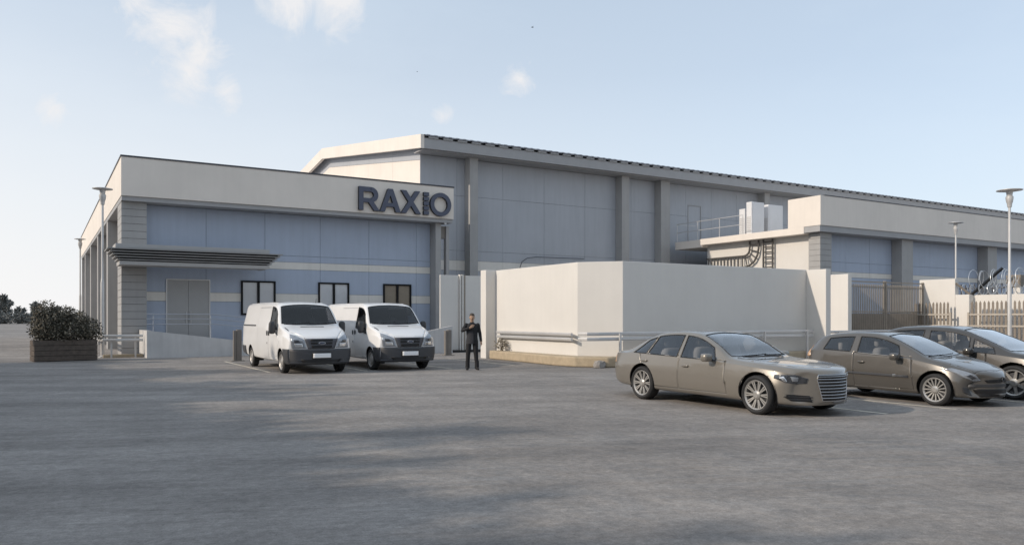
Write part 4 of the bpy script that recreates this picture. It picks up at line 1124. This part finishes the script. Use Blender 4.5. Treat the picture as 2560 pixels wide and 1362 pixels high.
# ---- dark bronze people carrier at the picture's edge
mpv = dict(L=4.35, bowF=.30, bowR=.14, fadeF=.95, paint='paint_bronze', r=.345, tw=.22, rim='twin', wheels=(.92, 3.55), arch=.05, tuck=.02,
    hw=[(0, .60), (.05, .74), (.2, .84), (.5, .885), (1.0, .905), (2.0, .91), (3.5, .905), (4.0, .87), (4.3, .78), (4.35, .68)],
    zb=[(0, .26), (.06, .20), (.4, .19), (1.5, .20), (3.5, .21), (4.35, .34)],
    zm=[(0, .46), (1, .58), (2.5, .60), (4.35, .66)],
    zs=[(0, .60), (.10, .66), (.35, .74), (.9, .84), (1.4, .885), (2.2, .915), (3.0, .945), (4.0, .97), (4.35, .90)],
    ws=[(0, .88), (.3, .92), (1, .95), (2, .955), (3.6, .95), (4.35, .92)],
    zt=[(0, .66), (.03, .71), (.12, .77), (.35, .84), (.7, .915), (1.0, .965), (1.35, 1.115), (1.75, 1.285), (2.1, 1.41), (2.45, 1.465), (2.9, 1.48), (3.4, 1.46), (3.8, 1.38), (4.05, 1.24), (4.22, 1.06), (4.32, .98), (4.35, .9)],
    wt=[(0, .80), (.3, .82), (.8, .84), (1.0, .85), (1.4, .79), (1.9, .72), (2.4, .70), (3.2, .70), (3.9, .72), (4.35, .78)],
    ze=[(0, .64), (.12, .745), (.35, .81), (.7, .885), (1.0, .93), (1.35, 1.065), (1.75, 1.225), (2.1, 1.34), (2.45, 1.392), (2.9, 1.405), (3.4, 1.385), (3.8, 1.305), (4.05, 1.18), (4.22, 1.02), (4.35, .88)],
    side_windows=[(1.28, 1.74, 1.36, 1.78, .03, .03), (1.82, 2.72, 1.86, 2.74, .03, .03), (2.90, 3.75, 2.88, 3.62, .03, .035)],
    windscreen=[(-.68, 1.06), (0, .97), (.68, 1.06), (.56, 2.06), (0, 2.16), (-.56, 2.06)],
    rear_glass=[(-.5, 3.9), (.5, 3.9), (.56, 4.2), (-.56, 4.2)], zglass=.94,
    doors=[([(1.42, .30), (2.76, .30), (2.78, .96), (1.48, .93)], (2.58, .80, .08, False)), ([(2.80, .30), (3.20, .30), (3.5, .80), (3.62, .99), (2.82, .965)], (3.42, .84, .07, False))],
    bonnet=[(-.56, .2), (0, .12), (.56, .2), (.70, .6), (.70, .94), (0, .945), (-.70, .94), (-.70, .6)], zbonnet=.66,
    mirror=(1.74, .93, .10, .08, .075),
    seats=[(-.38, 2.3, .56, .24, .55, 1), (.38, 2.3, .56, .24, .55, 1), (-.36, 3.2, .56, .28, .45, 1), (.36, 3.2, .56, .28, .45, 1)], dash=(.66, 1.35, .83),
    patches=[('*headlamp', [(-.44, .58), (-.60, .56), (-.78, .62), (-.86, .76), (-.78, .77), (-.55, .68)], 'F', 'lamp_lens', .006, .012),
             ('grille', [(-.36, .55), (.36, .55), (.34, .64), (-.34, .64)], 'F', 'black', .005, .01),
             ('lower_intake', [(-.5, .24), (.5, .24), (.55, .38), (-.55, .38)], 'F', 'black', .005, .01),
             ('*tail_lamp', [(4.05, .85), (4.30, .84), (4.22, 1.12), (4.08, 1.10)], 'S', 'tail_lens', .006, .01)],
    lines=[('*sill_trim', [(1.5, .26), (3.0, .27)], 'S', 'bumper_grey', .02, .0)])
build_car(mpv, 'dark bronze people carrier cut off by the right edge', 'car', 'parked_car', (17.62, 7.33, 0))

# ---- white vans
van = dict(L=6.1, bowF=.20, bowR=.06, fadeF=.9, paint='paint_white', r=.335, tw=.21, rim='van', wheels=(.95, 4.78), arch=.065, tuck=.035, liner='interior_dark', glass='car_glass_dark', glass_side='van_side_glass', glass_front='car_glass_dark', seal=.016,
    hw=[(0, .90), (.03, .925), (.12, .945), (.4, .965), (.9, .978), (2.0, .98), (5.5, .98), (6.03, .965), (6.1, .93)],
    zb=[(0, .33), (.05, .29), (.4, .28), (1.5, .30), (4.8, .32), (6.1, .40)],
    zm=[(0, .66), (1, .76), (2.5, .80), (6.1, .80)],
    zs=[(0, .90), (.08, .97), (.25, 1.03), (.6, 1.07), (1.2, 1.11), (2.2, 1.29), (3.0, 1.32), (6.1, 1.32)],
    ws=[(0, .955), (.3, .965), (1, .98), (2, .985), (6.1, .985)],
    zt=[(0, 1.00), (.02, 1.04), (.10, 1.095), (.35, 1.195), (.7, 1.305), (1.0, 1.385), (1.12, 1.42), (1.2, 1.485), (1.45, 1.765), (1.66, 1.985), (1.78, 2.07), (1.95, 2.12), (2.4, 2.155), (4, 2.165), (5.8, 2.15), (6.05, 2.12), (6.1, 2.06)],
    wt=[(0, .86), (.3, .88), (.7, .92), (1.1, .945), (1.4, .905), (1.75, .845), (2.2, .83), (5.8, .825), (6.1, .80)],
    ze=[(0, .97), (.10, 1.055), (.35, 1.15), (.7, 1.25), (1.0, 1.325), (1.12, 1.355), (1.2, 1.405), (1.45, 1.675), (1.66, 1.885), (1.78, 1.965), (1.95, 2.01), (2.4, 2.05), (4, 2.065), (5.8, 2.05), (6.1, 1.97)],
    side_windows=[(1.30, 2.28, 1.56, 2.28, .05, .03)],
    windscreen=[(-.85, 1.225), (-.45, 1.155), (0, 1.135), (.45, 1.155), (.85, 1.225), (.74, 1.71), (.35, 1.755), (0, 1.765), (-.35, 1.755), (-.74, 1.71)], zglass=1.38,
    doors=[([(1.12, .98), (1.42, .40), (2.36, .40), (2.36, 1.31), (2.2, 1.30), (1.2, 1.12)], (2.27, 1.17, .075, True)), ([(2.39, .40), (3.85, .40), (3.85, 1.98), (2.39, 1.98)], (2.49, 1.17, .075, True))],
    bonnet=[(-.52, .10), (0, .04), (.52, .10), (.80, .60), (.84, 1.05), (0, 1.04), (-.84, 1.05), (-.80, .60)], zbonnet=1.04,
    mirror=(1.42, 1.33, .095, .08, .19), mirror_mat='dark_plastic', handle_mat='bumper_grey', floor=.36,
    seats=[(-.45, 2.15, .80, .26, .62, 2), (.45, 2.15, .80, .26, .62, 2), (0, 2.18, .80, .22, .55, 2)], dash=(.82, 1.36, 1.24), drv=.42,
    patches=[('bumper', [(-.90, .29), (-.5, .29), (0, .29), (.5, .29), (.90, .29), (.90, .735), (.5, .735), (0, .735), (-.5, .735), (-.90, .735)], 'F', 'bumper_grey', .014, .03),
             ('*bumper_corner', [(.20, .31), (.52, .31), (.54, .55), (.62, .735), (.20, .735)], 'S', 'bumper_grey', .014, .03),
             ('lower_intake', [(-.55, .33), (.55, .33), (.60, .43), (-.60, .43)], 'F', 'black', .032, .01),
             ('grille_surround', [(-.40, .745), (.40, .745), (.50, 1.035), (-.50, 1.035)], 'F', 'grille_grey', .010, .02),
             ('grille_slot', [(-.33, .965), (.33, .965), (.335, 1.02), (-.335, 1.02)], 'F', 'black', .026, .01),
             ('*grille_slot', [(-.32, .875), (-.12, .875), (-.13, .935), (-.325, .935)], 'F', 'black', .026, .01),
             ('grille_slot', [(-.29, .765), (.29, .765), (.31, .840), (-.31, .840)], 'F', 'black', .026, .01),
             ('badge', ell(0, .905, .10, .042), 'F', 'light_metal', .034, .012),
             ('badge_face', ell(0, .905, .086, .032), 'F', 'sign_blue', .044, .006),
             ('*headlamp', [(-.44, .765), (-.845, .765), (-.865, .95), (-.862, 1.08), (-.835, 1.17), (-.70, 1.12), (-.52, 1.02)], 'F', 'lamp_lens', .010, .012),
             ('*lamp_unit', [(-.55, .80), (-.76, .80), (-.77, .89), (-.56, .89)], 'F', 'lamp_bright', .022, .008),
             ('*lamp_unit', [(-.60, .92), (-.77, .92), (-.79, 1.01), (-.66, 1.0)], 'F', 'lamp_dark', .022, .008),
             ('plate_holder', [(-.29, .455), (.29, .455), (.29, .625), (-.29, .625)], 'F', 'black', .046, .02),
             ('number_plate', [(-.265, .475), (.265, .475), (.265, .605), (-.265, .605)], 'F', 'plate_white', .062, .01),
             ('*fog_lamp', ell(-.66, .40, .040, .024, 12), 'F', 'lamp_dark', .034, .008),
             ('bonnet_vent', [(-.36, .98), (.36, .98), (.36, .94), (-.36, .94)], 'T', 'black', .006, .006),
             ('*rear_bumper_corner', [(5.45, .36), (6.05, .36), (6.05, .70), (5.45, .70)], 'S', 'bumper_grey', .012, .03),
             ('*slide_rail', [(4.05, 1.375), (5.85, 1.375), (5.85, 1.42), (4.05, 1.42)], 'S', 'bumper_grey', .006, .010),
             ('*fuel_cap', ell(2.49, .86, .03, .03, 10), 'S', 'bumper_grey', .004, .004)],
    lines=[('bumper_lip', [(-.88, .335), (-.5, .335), (0, .335), (.5, .335), (.88, .335)], 'F', 'dark_plastic', .045, -.005), ('*bumper_lip', [(.16, .335), (.50, .325)], 'S', 'dark_plastic', .04, -.005), ('*roof_gutter', [(-.70, 2.2), (-.70, 5.7)], 'T', 'paint_white', .012, .0)])
van1, vs = build_car(van, 'white panel van parked left, nearer the office canopy', 'van', 'parked_van', (7.05, 22.55, 0), 'white panel vans parked side by side')
local(MB().tube([(-.80, 1.19, 1.45), (-.3, 1.12, 1.47), (.0, 1.16, 1.50)], .012, 5).tube([(-.05, 1.12, 1.46), (.4, 1.13, 1.47), (.76, 1.18, 1.48)], .012, 5), 'wiper', 'black', van1)
local(MB().tube([(.45, 2.1, 2.10), (.45, 2.02, 2.26)], .006, 5), 'aerial', 'black', van1)
van2 = copy_tree(van1); van2.location = (9.86, 22.55, 0)
van2['label'] = 'white panel van parked right, nearer the standing man'

# ================================================================== PLANTS
def leaf_cloud(name, mats, parent, lumps, count, size, seed, shape=.5, absolute=True):
    """many small leaf faces spread through overlapping lumps (centre, radii), thinner inside"""
    rnd = random.Random(seed); m = MB(); tot = sum(l[1][0] * l[1][1] * l[1][2] for l in lumps)
    for (c, r) in lumps:
        n = int(count * r[0] * r[1] * r[2] / tot)
        for _ in range(n):
            d = Vector((rnd.gauss(0, 1), rnd.gauss(0, 1), rnd.gauss(0, 1))).normalized(); q = rnd.random() ** .33
            q = .35 + .70 * q + rnd.uniform(-.05, .10)
            p = Vector((c[0] + d.x * r[0] * q, c[1] + d.y * r[1] * q, c[2] + d.z * r[2] * q))
            if p.z < lumps[0][2] if len(lumps[0]) > 2 else False: continue
            s = size * rnd.uniform(.6, 1.4)
            u = Vector((rnd.gauss(0, 1), rnd.gauss(0, 1), rnd.gauss(0, 1))).normalized(); w = u.cross(d + Vector((rnd.gauss(0, .5), rnd.gauss(0, .5), rnd.gauss(0, .5))))
            if w.length < .05: continue
            w.normalize(); k = len(m.v); t = p + u * s; f = shape
            nrm = u.cross(w) * s * .12
            m.v += [tuple(p), tuple(p + u * s * .5 + w * s * f * .5 + nrm), tuple(t), tuple(p + u * s * .5 - w * s * f * .5 + nrm)]
            m.cur = 1 if (len(mats) > 1 and rnd.random() < .30) else 0
            m.quad(k, k + 1, k + 2, k + 3)
    return m.build(name, mats, parent)

# planter of dark boards, turned a little against the yard
PA, PB = Vector((-.24, 34.0, 0)), Vector((1.852, 34.37, 0))
ang = math.atan2(PB.y - PA.y, PB.x - PA.x); plen = (PB - PA).length
planter = thing('planter_box', 'dark wooden planter box of horizontal boards beside the lamp post', 'planter', (PA.x, PA.y, 0), rz=ang)
H_, D_ = .80, .9
def pl_part(mb, name, m, parent=planter, **k):
    off = root_off(parent); mb.v = [(x + off[0], y + off[1], z + off[2]) for x, y, z in mb.v]
    return mb.build(name, m, parent, **k)
for i in range(4):
    z0 = .02 + i * .197
    pl_part(MB().box(0, 0, z0, plen, .045, z0 + .185), 'plank', 'wood_dark', bevel=.006)
    pl_part(MB().box(0, D_ - .045, z0, plen, D_, z0 + .185), 'plank', 'wood_dark', bevel=.006)
    pl_part(MB().box(-.002, .047, z0, .043, D_ - .047, z0 + .185), 'plank', 'wood_dark', bevel=.006)
    pl_part(MB().box(plen - .043, .047, z0, plen + .002, D_ - .047, z0 + .185), 'plank', 'wood_dark', bevel=.006)
pl_part(MB().box(.05, .05, .02, plen - .05, D_ - .05, .74), 'soil', 'soil')
bushc = PA.lerp(PB, .5) + Vector((-math.sin(ang), math.cos(ang), 0)) * .45
bush = thing('bush', 'dense dark leafy bush growing in the wooden planter', 'bush', (bushc.x, bushc.y, .74))
ux = Vector((math.cos(ang), math.sin(ang), 0))
def bp(f, z, o=0): p = bushc + ux * f + Vector((-math.sin(ang), math.cos(ang), 0)) * o; return (p.x, p.y, z)
lumps = [(bp(-.62, 1.42), (.50, .50, .60)), (bp(-.35, 1.48, .1), (.60, .6, .58)), (bp(.30, 1.36), (.60, .6, .55)), (bp(.85, 1.20), (.42, .5, .45)), (bp(-.58, 1.98, .1), (.32, .3, .32)), (bp(-.82, 1.12), (.34, .4, .38)), (bp(0, 1.05), (1.0, .62, .35)), (bp(.05, 1.84, .1), (.42, .4, .26)), (bp(-.85, 1.90, .0), (.22, .25, .28)), (bp(.50, 1.66), (.22, .25, .22)), (bp(1.15, .98), (.25, .25, .25))]
leaf_cloud('foliage', ['leaf_dark', 'leaf_pale'], bush, lumps, 11000, .085, 3, .55)
rnd = random.Random(8); m = MB()
for i in range(14):
    a = bp(rnd.uniform(-.5, .5), .72, rnd.uniform(-.2, .2)); b = bp(rnd.uniform(-1.1, 1.0), rnd.uniform(1.5, 2.1), rnd.uniform(-.3, .3))
    mid = tuple((p + q) / 2 + rnd.uniform(-.08, .08) for p, q in zip(a, b)); m.tube([a, mid, b], [.028, .018, .006], 5)
m.build('branch', 'bark', bush)

def tree(x, y, h, w, label, seed, n=2600):
    """far tree: uneven crown of many small clumps"""
    t = thing('tree', label, 'tree', (x, y, 0), 'far trees on the left horizon')
    rnd = random.Random(seed); m = MB(); lumps = []
    m.tube([(x, y, 0), (x + .3, y, h * .35), (x, y, h * .8)], [.35, .26, .08], 8)
    for i in range(22):
        a = rnd.uniform(0, 6.28); f = rnd.uniform(.22, .97); rr = rnd.uniform(.05, 1.0) * w * (1.1 - f) ** .6
        c = (x + rr * math.cos(a), y + rr * math.sin(a), h * f); s = rnd.uniform(.14, .26) * w * (1.25 - f * .7)
        lumps.append((c, (s, s, s * rnd.uniform(.8, 1.5)))); m.tube([(x + .1, y, h * f * .75), c], [.10, .03], 5)
    m.build('trunk', 'bark', t)
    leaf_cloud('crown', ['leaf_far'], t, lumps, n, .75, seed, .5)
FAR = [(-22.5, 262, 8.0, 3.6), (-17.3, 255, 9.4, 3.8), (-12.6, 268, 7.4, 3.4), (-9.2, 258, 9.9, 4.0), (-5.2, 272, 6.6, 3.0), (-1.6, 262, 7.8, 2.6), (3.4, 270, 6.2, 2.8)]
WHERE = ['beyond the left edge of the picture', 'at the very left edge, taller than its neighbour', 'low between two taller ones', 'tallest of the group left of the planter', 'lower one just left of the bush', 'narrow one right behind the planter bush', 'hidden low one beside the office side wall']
for i, (x, y, h, w) in enumerate(FAR): tree(x, y, h * .78, w * .9, 'haze-tinted far tree on the left horizon, ' + WHERE[i], 40 + i)
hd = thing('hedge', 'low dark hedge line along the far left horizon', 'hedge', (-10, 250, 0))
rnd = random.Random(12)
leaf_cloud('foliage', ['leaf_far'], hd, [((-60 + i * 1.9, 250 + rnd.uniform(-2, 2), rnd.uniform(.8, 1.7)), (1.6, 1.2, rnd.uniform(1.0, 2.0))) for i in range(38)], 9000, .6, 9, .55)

# unseen trees added left of the yard to lay ragged shade across it
belt = MB(); rnd = random.Random(77); lumps = []
for i, y in enumerate(np.arange(-12, 37, 2.15)):
    x = -15.2 + 1.0 * math.sin(i * 2.1); h = 9.75 + .75 * math.sin(i * 1.7 + .5) - (1.0 if y > 32 else 0)
    belt.tube([(x, y, 0), (x + .15, y, h * .35), (x, y + .1, h * .8)], [.24, .18, .06], 8)
    for k in range(7):
        a = rnd.uniform(0, 6.28); rr = rnd.uniform(.1, 1.5); z = h * rnd.uniform(.55, .84) - rr * .25; s = rnd.uniform(.95, 1.5)
        lumps.append(((x + rr * math.cos(a), y + rr * math.sin(a), z), (s, s, s * .9)))
    s = rnd.uniform(.6, 1.1); lumps.append(((x, y + rnd.uniform(-.6, .6), h - s), (s * .8, s * .8, s)))
tb = tag(belt.build('shade_tree_belt', 'bark'), 'belt of tall leafy trees added left of the yard, out of view, for ragged shade', 'trees'); tb['kind'] = 'stuff'
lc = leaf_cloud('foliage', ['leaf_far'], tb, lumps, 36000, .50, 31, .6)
nb = thing('shade_building', 'plain unseen building added left of the yard to cast shade over it', 'building', (-17, 5, 0))  # added out of view so its roof edge shades the left of the yard
MB().prism([(-16.9, -30), (-18.9, 35.5), (-30, 35.5), (-30, -30)], 0, 10.0, 'z').build('wall', 'plaster', nb)
MB().prism([(-18.92, 35.503), (-19.3, 66), (-30, 66), (-30, 35.503)], 0, 7.9, 'z').build('lower_wing', 'plaster', nb)  # lower part added to shade the far left ground
MB().prism([(-16.8, -30.1), (-18.8, 35.6), (-30.1, 35.6), (-30.1, -30.1)], 10.003, 10.15, 'z').build('roof', 'roof_sheet', nb)

bk2 = thing('sky_block_building', 'plain unseen building added behind the camera to darken the near ground', 'building', (0, -4, 0))  # added out of view to block sky light from the foreground
boxp('wall', bk2, 'plaster_white', -14, -14, 0, 34, -4, 4.6)
m = MB()
for x in np.arange(-12, 33, 3.0):
    for z in (1.2,): m.box(x, -4.0, z, x + 1.4, -3.94, z + 1.8)
m.build('window', 'lamp_dark', bk2)['kind'] = 'stuff'

# small shrubs and a rock on the tan plinth
def sprig(x, y, z, s, label, seed):
    t = thing('small_shrub', label, 'shrub', (x, y, z)); leaf_cloud('foliage', ['leaf_pale'], t, [((x, y, z + s * .6), (s * .6, s * .6, s * .55))], 260, .09, seed, .4)
    m = MB(); rnd = random.Random(seed)
    for i in range(6): m.tube([(x, y, z), (x + rnd.uniform(-.3, .3) * s, y + rnd.uniform(-.3, .3) * s, z + s * .9)], [.010, .004], 4)
    m.build('stem', 'bark', t)
sprig(15.62, 26.7, .34, .42, 'small pale dry shrub at the foot of the sunlit yard wall', 4)
m = MB(); rounded_box(m, (15.75, 20.55, .09), (.20, .17, .15), .7, 12, 8)
rnd = random.Random(3); m.v = [(x + rnd.uniform(-.02, .02), y + rnd.uniform(-.02, .02), max(.0, z + rnd.uniform(-.02, .02))) for x, y, z in m.v]
tag(m.build('rock', 'stone'), 'small grey rock lying at the corner of the tan plinth', 'rock')

# two far birds
def bird(x, y, z, s, label):
    m = MB(); m.ball((x, y, z), (s * .5, s * .14, s * .12), 8, 6)
    for sd in (-1, 1):
        k = len(m.v); m.v += [(x - .12 * s, y, z + .05 * s), (x + .18 * s, y, z + .05 * s), (x + .05 * s, y + sd * .55 * s, z + .28 * s), (x - .10 * s, y + sd * .95 * s, z + .12 * s), (x - .1 * s, y + sd * .5 * s, z + .20 * s)]
        m.quad(k, k + 1, k + 2, k + 4); m.quad(k + 4, k + 2, k + 3)
    o = m.build('bird', 'black', None); mod = o.modifiers.new('t', 'SOLIDIFY'); mod.thickness = .02 * s
    return tag(o, label, 'bird')
def sky_point(px, py, d):
    f = 1951.; a = math.atan(1175 / 1951.); l = (px - 1280) / f * d
    return (math.sin(a) * d + math.cos(a) * l, math.cos(a) * d - math.sin(a) * l, 1.65 - (py - 794) / f * d)
bird(*sky_point(1331, 69, 70), .26, 'small dark bird flying high above the warehouse roof')
bird(*sky_point(1043, 180, 110), .22, 'faint distant bird flying above the office roof')

# ================================================================== MAN
man = thing('person', 'man in a dark suit standing by the white gate, one arm bent across his chest', 'person', (11.69, 21.87, 0), rz=R(-24))
def capsule(m, a, b, ra, rb, n=12, flat=1.0):
    a, b = Vector(a), Vector(b); k = 8
    t = (b - a); L = t.length; t.normalize()
    up = Vector((0, 1, 0)) if abs(t.y) < .9 else Vector((1, 0, 0)); u = t.cross(up).normalized(); w = u.cross(t)
    rows = []
    for i in range(5): an = -math.pi / 2 + (math.pi / 2) * i / 4; rows.append((a + t * ra * math.sin(an), ra * max(math.cos(an), .02)))
    for i in range(5): an = (math.pi / 2) * i / 4; rows.append((b + t * rb * math.sin(an), rb * max(math.cos(an), .02)))
    k0 = len(m.v)
    for c, r in rows:
        for j in range(n): q = 2 * math.pi * j / n; m.v.append(tuple(c + u * r * math.cos(q) + w * r * flat * math.sin(q)))
    for i in range(len(rows) - 1):
        for j in range(n): m.quad(k0 + i * n + j, k0 + i * n + (j + 1) % n, k0 + (i + 1) * n + (j + 1) % n, k0 + (i + 1) * n + j)
    m.quad(*[k0 + j for j in range(n)]); m.quad(*[k0 + (len(rows) - 1) * n + j for j in range(n)])
m = MB()
# facing -y; x < 0 is the viewer's left. height 1.79
for sd, fx, fy in ((-1, -.14, 0), (1, .155, -.03)):
    hip, knee, ank = (sd * .095, 0, .92), (sd * .125, -.015, .50), (fx, fy + .02, .10)
    capsule(m, hip, knee, .100, .074); capsule(m, knee, ank, .072, .058); capsule(m, (ank[0], ank[1], .26), (ank[0], ank[1], .08), .068, .070)
    capsule(m, (fx, fy + .05, .05), (fx + sd * .03, fy - .16, .035), .048, .038)
m.ball((0, 0, .96), (.175, .125, .13)); 
tor = [(.82, .02, .02), (.82, .192, .132), (.95, .188, .134), (1.06, .176, .124), (1.18, .182, .122), (1.30, .200, .122), (1.39, .196, .112), (1.45, .145, .09), (1.49, .07, .06), (1.49, .01, .01)]
k0 = len(m.v)
for z, rx, ry in tor:
    for j in range(24): w_ = 2 * math.pi * j / 24; m.v.append((rx * math.cos(w_), ry * math.sin(w_), z))
for i in range(len(tor) - 1):
    for j in range(24): m.quad(k0 + i * 24 + j, k0 + i * 24 + (j + 1) % 24, k0 + (i + 1) * 24 + (j + 1) % 24, k0 + (i + 1) * 24 + j)
capsule(m, (0, 0, 1.45), (0, -.01, 1.56), .062, .055)
m.ball((0, -.015, 1.665), (.076, .094, .115), 16, 12); m.ball((0, -.045, 1.605), (.052, .060, .055)); m.ball((0, -.112, 1.655), (.014, .022, .028)); 
for sd in (-1, 1): m.ball((sd * .078, -.005, 1.655), (.012, .022, .032))
# viewer's left arm: bent, forearm across the chest to the collar
capsule(m, (-.185, 0, 1.42), (-.31, -.06, 1.24), .066, .054); capsule(m, (-.31, -.06, 1.24), (-.09, -.19, 1.33), .054, .040)
def hand(o, d, side, curl):
    """palm from wrist o along d with five fingers"""
    o, d = Vector(o), Vector(d).normalized(); s = Vector(side).normalized(); nrm = d.cross(s)
    capsule(m, o, o + d * .075, .028, .036, flat=.6)
    for i, L in enumerate((.070, .080, .074, .058)):
        b = o + d * .085 + s * (.033 - .022 * i); e = b + d * L * .55 + nrm * curl * .4; capsule(m, b, e, .0105, .0095, 8); capsule(m, e, e + d * L * .40 + nrm * curl, .0095, .008, 8)
    b = o + d * .03 + s * .034; e = b + d * .035 + s * .026; capsule(m, b, e, .013, .011, 8); capsule(m, e, e + d * .032 + nrm * curl * .6, .011, .009, 8)
hand((-.085, -.195, 1.335), (.75, -.12, .35), (0, -.2, 1), -.012)
# viewer's right arm hangs, slightly away from the body
capsule(m, (.185, 0, 1.42), (.255, .015, 1.15), .066, .052); capsule(m, (.255, .015, 1.15), (.285, -.03, .91), .052, .040)
hand((.287, -.035, .90), (.05, -.12, -1), (-.3, -1, .1), .016)
o = m.build('body_src', 'suit'); rm = o.modifiers.new('r', 'REMESH'); rm.mode = 'VOXEL'; rm.voxel_size = .0075
sm = o.modifiers.new('s', 'SMOOTH'); sm.factor = .5; sm.iterations = 3
me = bpy.data.meshes.new_from_object(o.evaluated_get(bpy.context.evaluated_depsgraph_get())); bpy.data.objects.remove(o)
me.name = 'body'; me.materials.clear()
for q in ('suit', 'skin', 'suit_sunlit', 'shirt', 'black'): me.materials.append(MATS[q])
idx = []
for p in me.polygons:
    x, y, z = p.center; k = 0
    if z > 1.515: k = 1
    elif z < .095: k = 4
    elif x > .25 and z < .905: k = 1
    elif y < -.175 and z > 1.28 and x > -.10: k = 1
    elif .83 < z < 1.22 and x < .03: k = 2  # sunlit grey painted on the jacket's lower left
    idx.append(k)
me.polygons.foreach_set('material_index', idx); me.shade_smooth()
bo = bpy.data.objects.new('body', me); COL.objects.link(bo); bo.parent = man
def hp(mb, name, mt, smooth=60):
    off = root_off(man); mb.v = [(x + off[0], y + off[1], z + off[2]) for x, y, z in mb.v]
    return mb.build(name, mt, man, smooth=smooth)
m = MB(); n = 18
k0 = 0
for i in range(8):                                       # hair cap, open over the face
    a = (math.pi * .5) * i / 7
    for j in range(n):
        w = 2 * math.pi * j / n; low = .62 if math.sin(w) > -.3 else .16
        ph = a; r_ = math.sin(ph); zz = math.cos(ph)
        m.v.append((.083 * r_ * math.cos(w), -.012 + .103 * r_ * math.sin(w) + .008, 1.672 + .122 * zz - (.055 * (i / 7) if math.sin(w) > -.3 else -.045 * (i / 7))))
for i in range(7):
    for j in range(n): m.quad(i * n + j, i * n + (j + 1) % n, (i + 1) * n + (j + 1) % n, (i + 1) * n + j)
h = hp(m, 'hair', 'hair'); s_ = h.modifiers.new('s', 'SOLIDIFY'); s_.thickness = .012
m = MB()
for sd in (-1, 1): m.ball((sd * .030, -.100, 1.672), (.010, .008, .007), 8, 6)
hp(m, 'eyes', 'black')
m = MB(); m.tube([(-.022, -.103, 1.612), (0, -.110, 1.610), (.022, -.103, 1.612)], .005, 5); hp(m, 'mouth', 'hair')
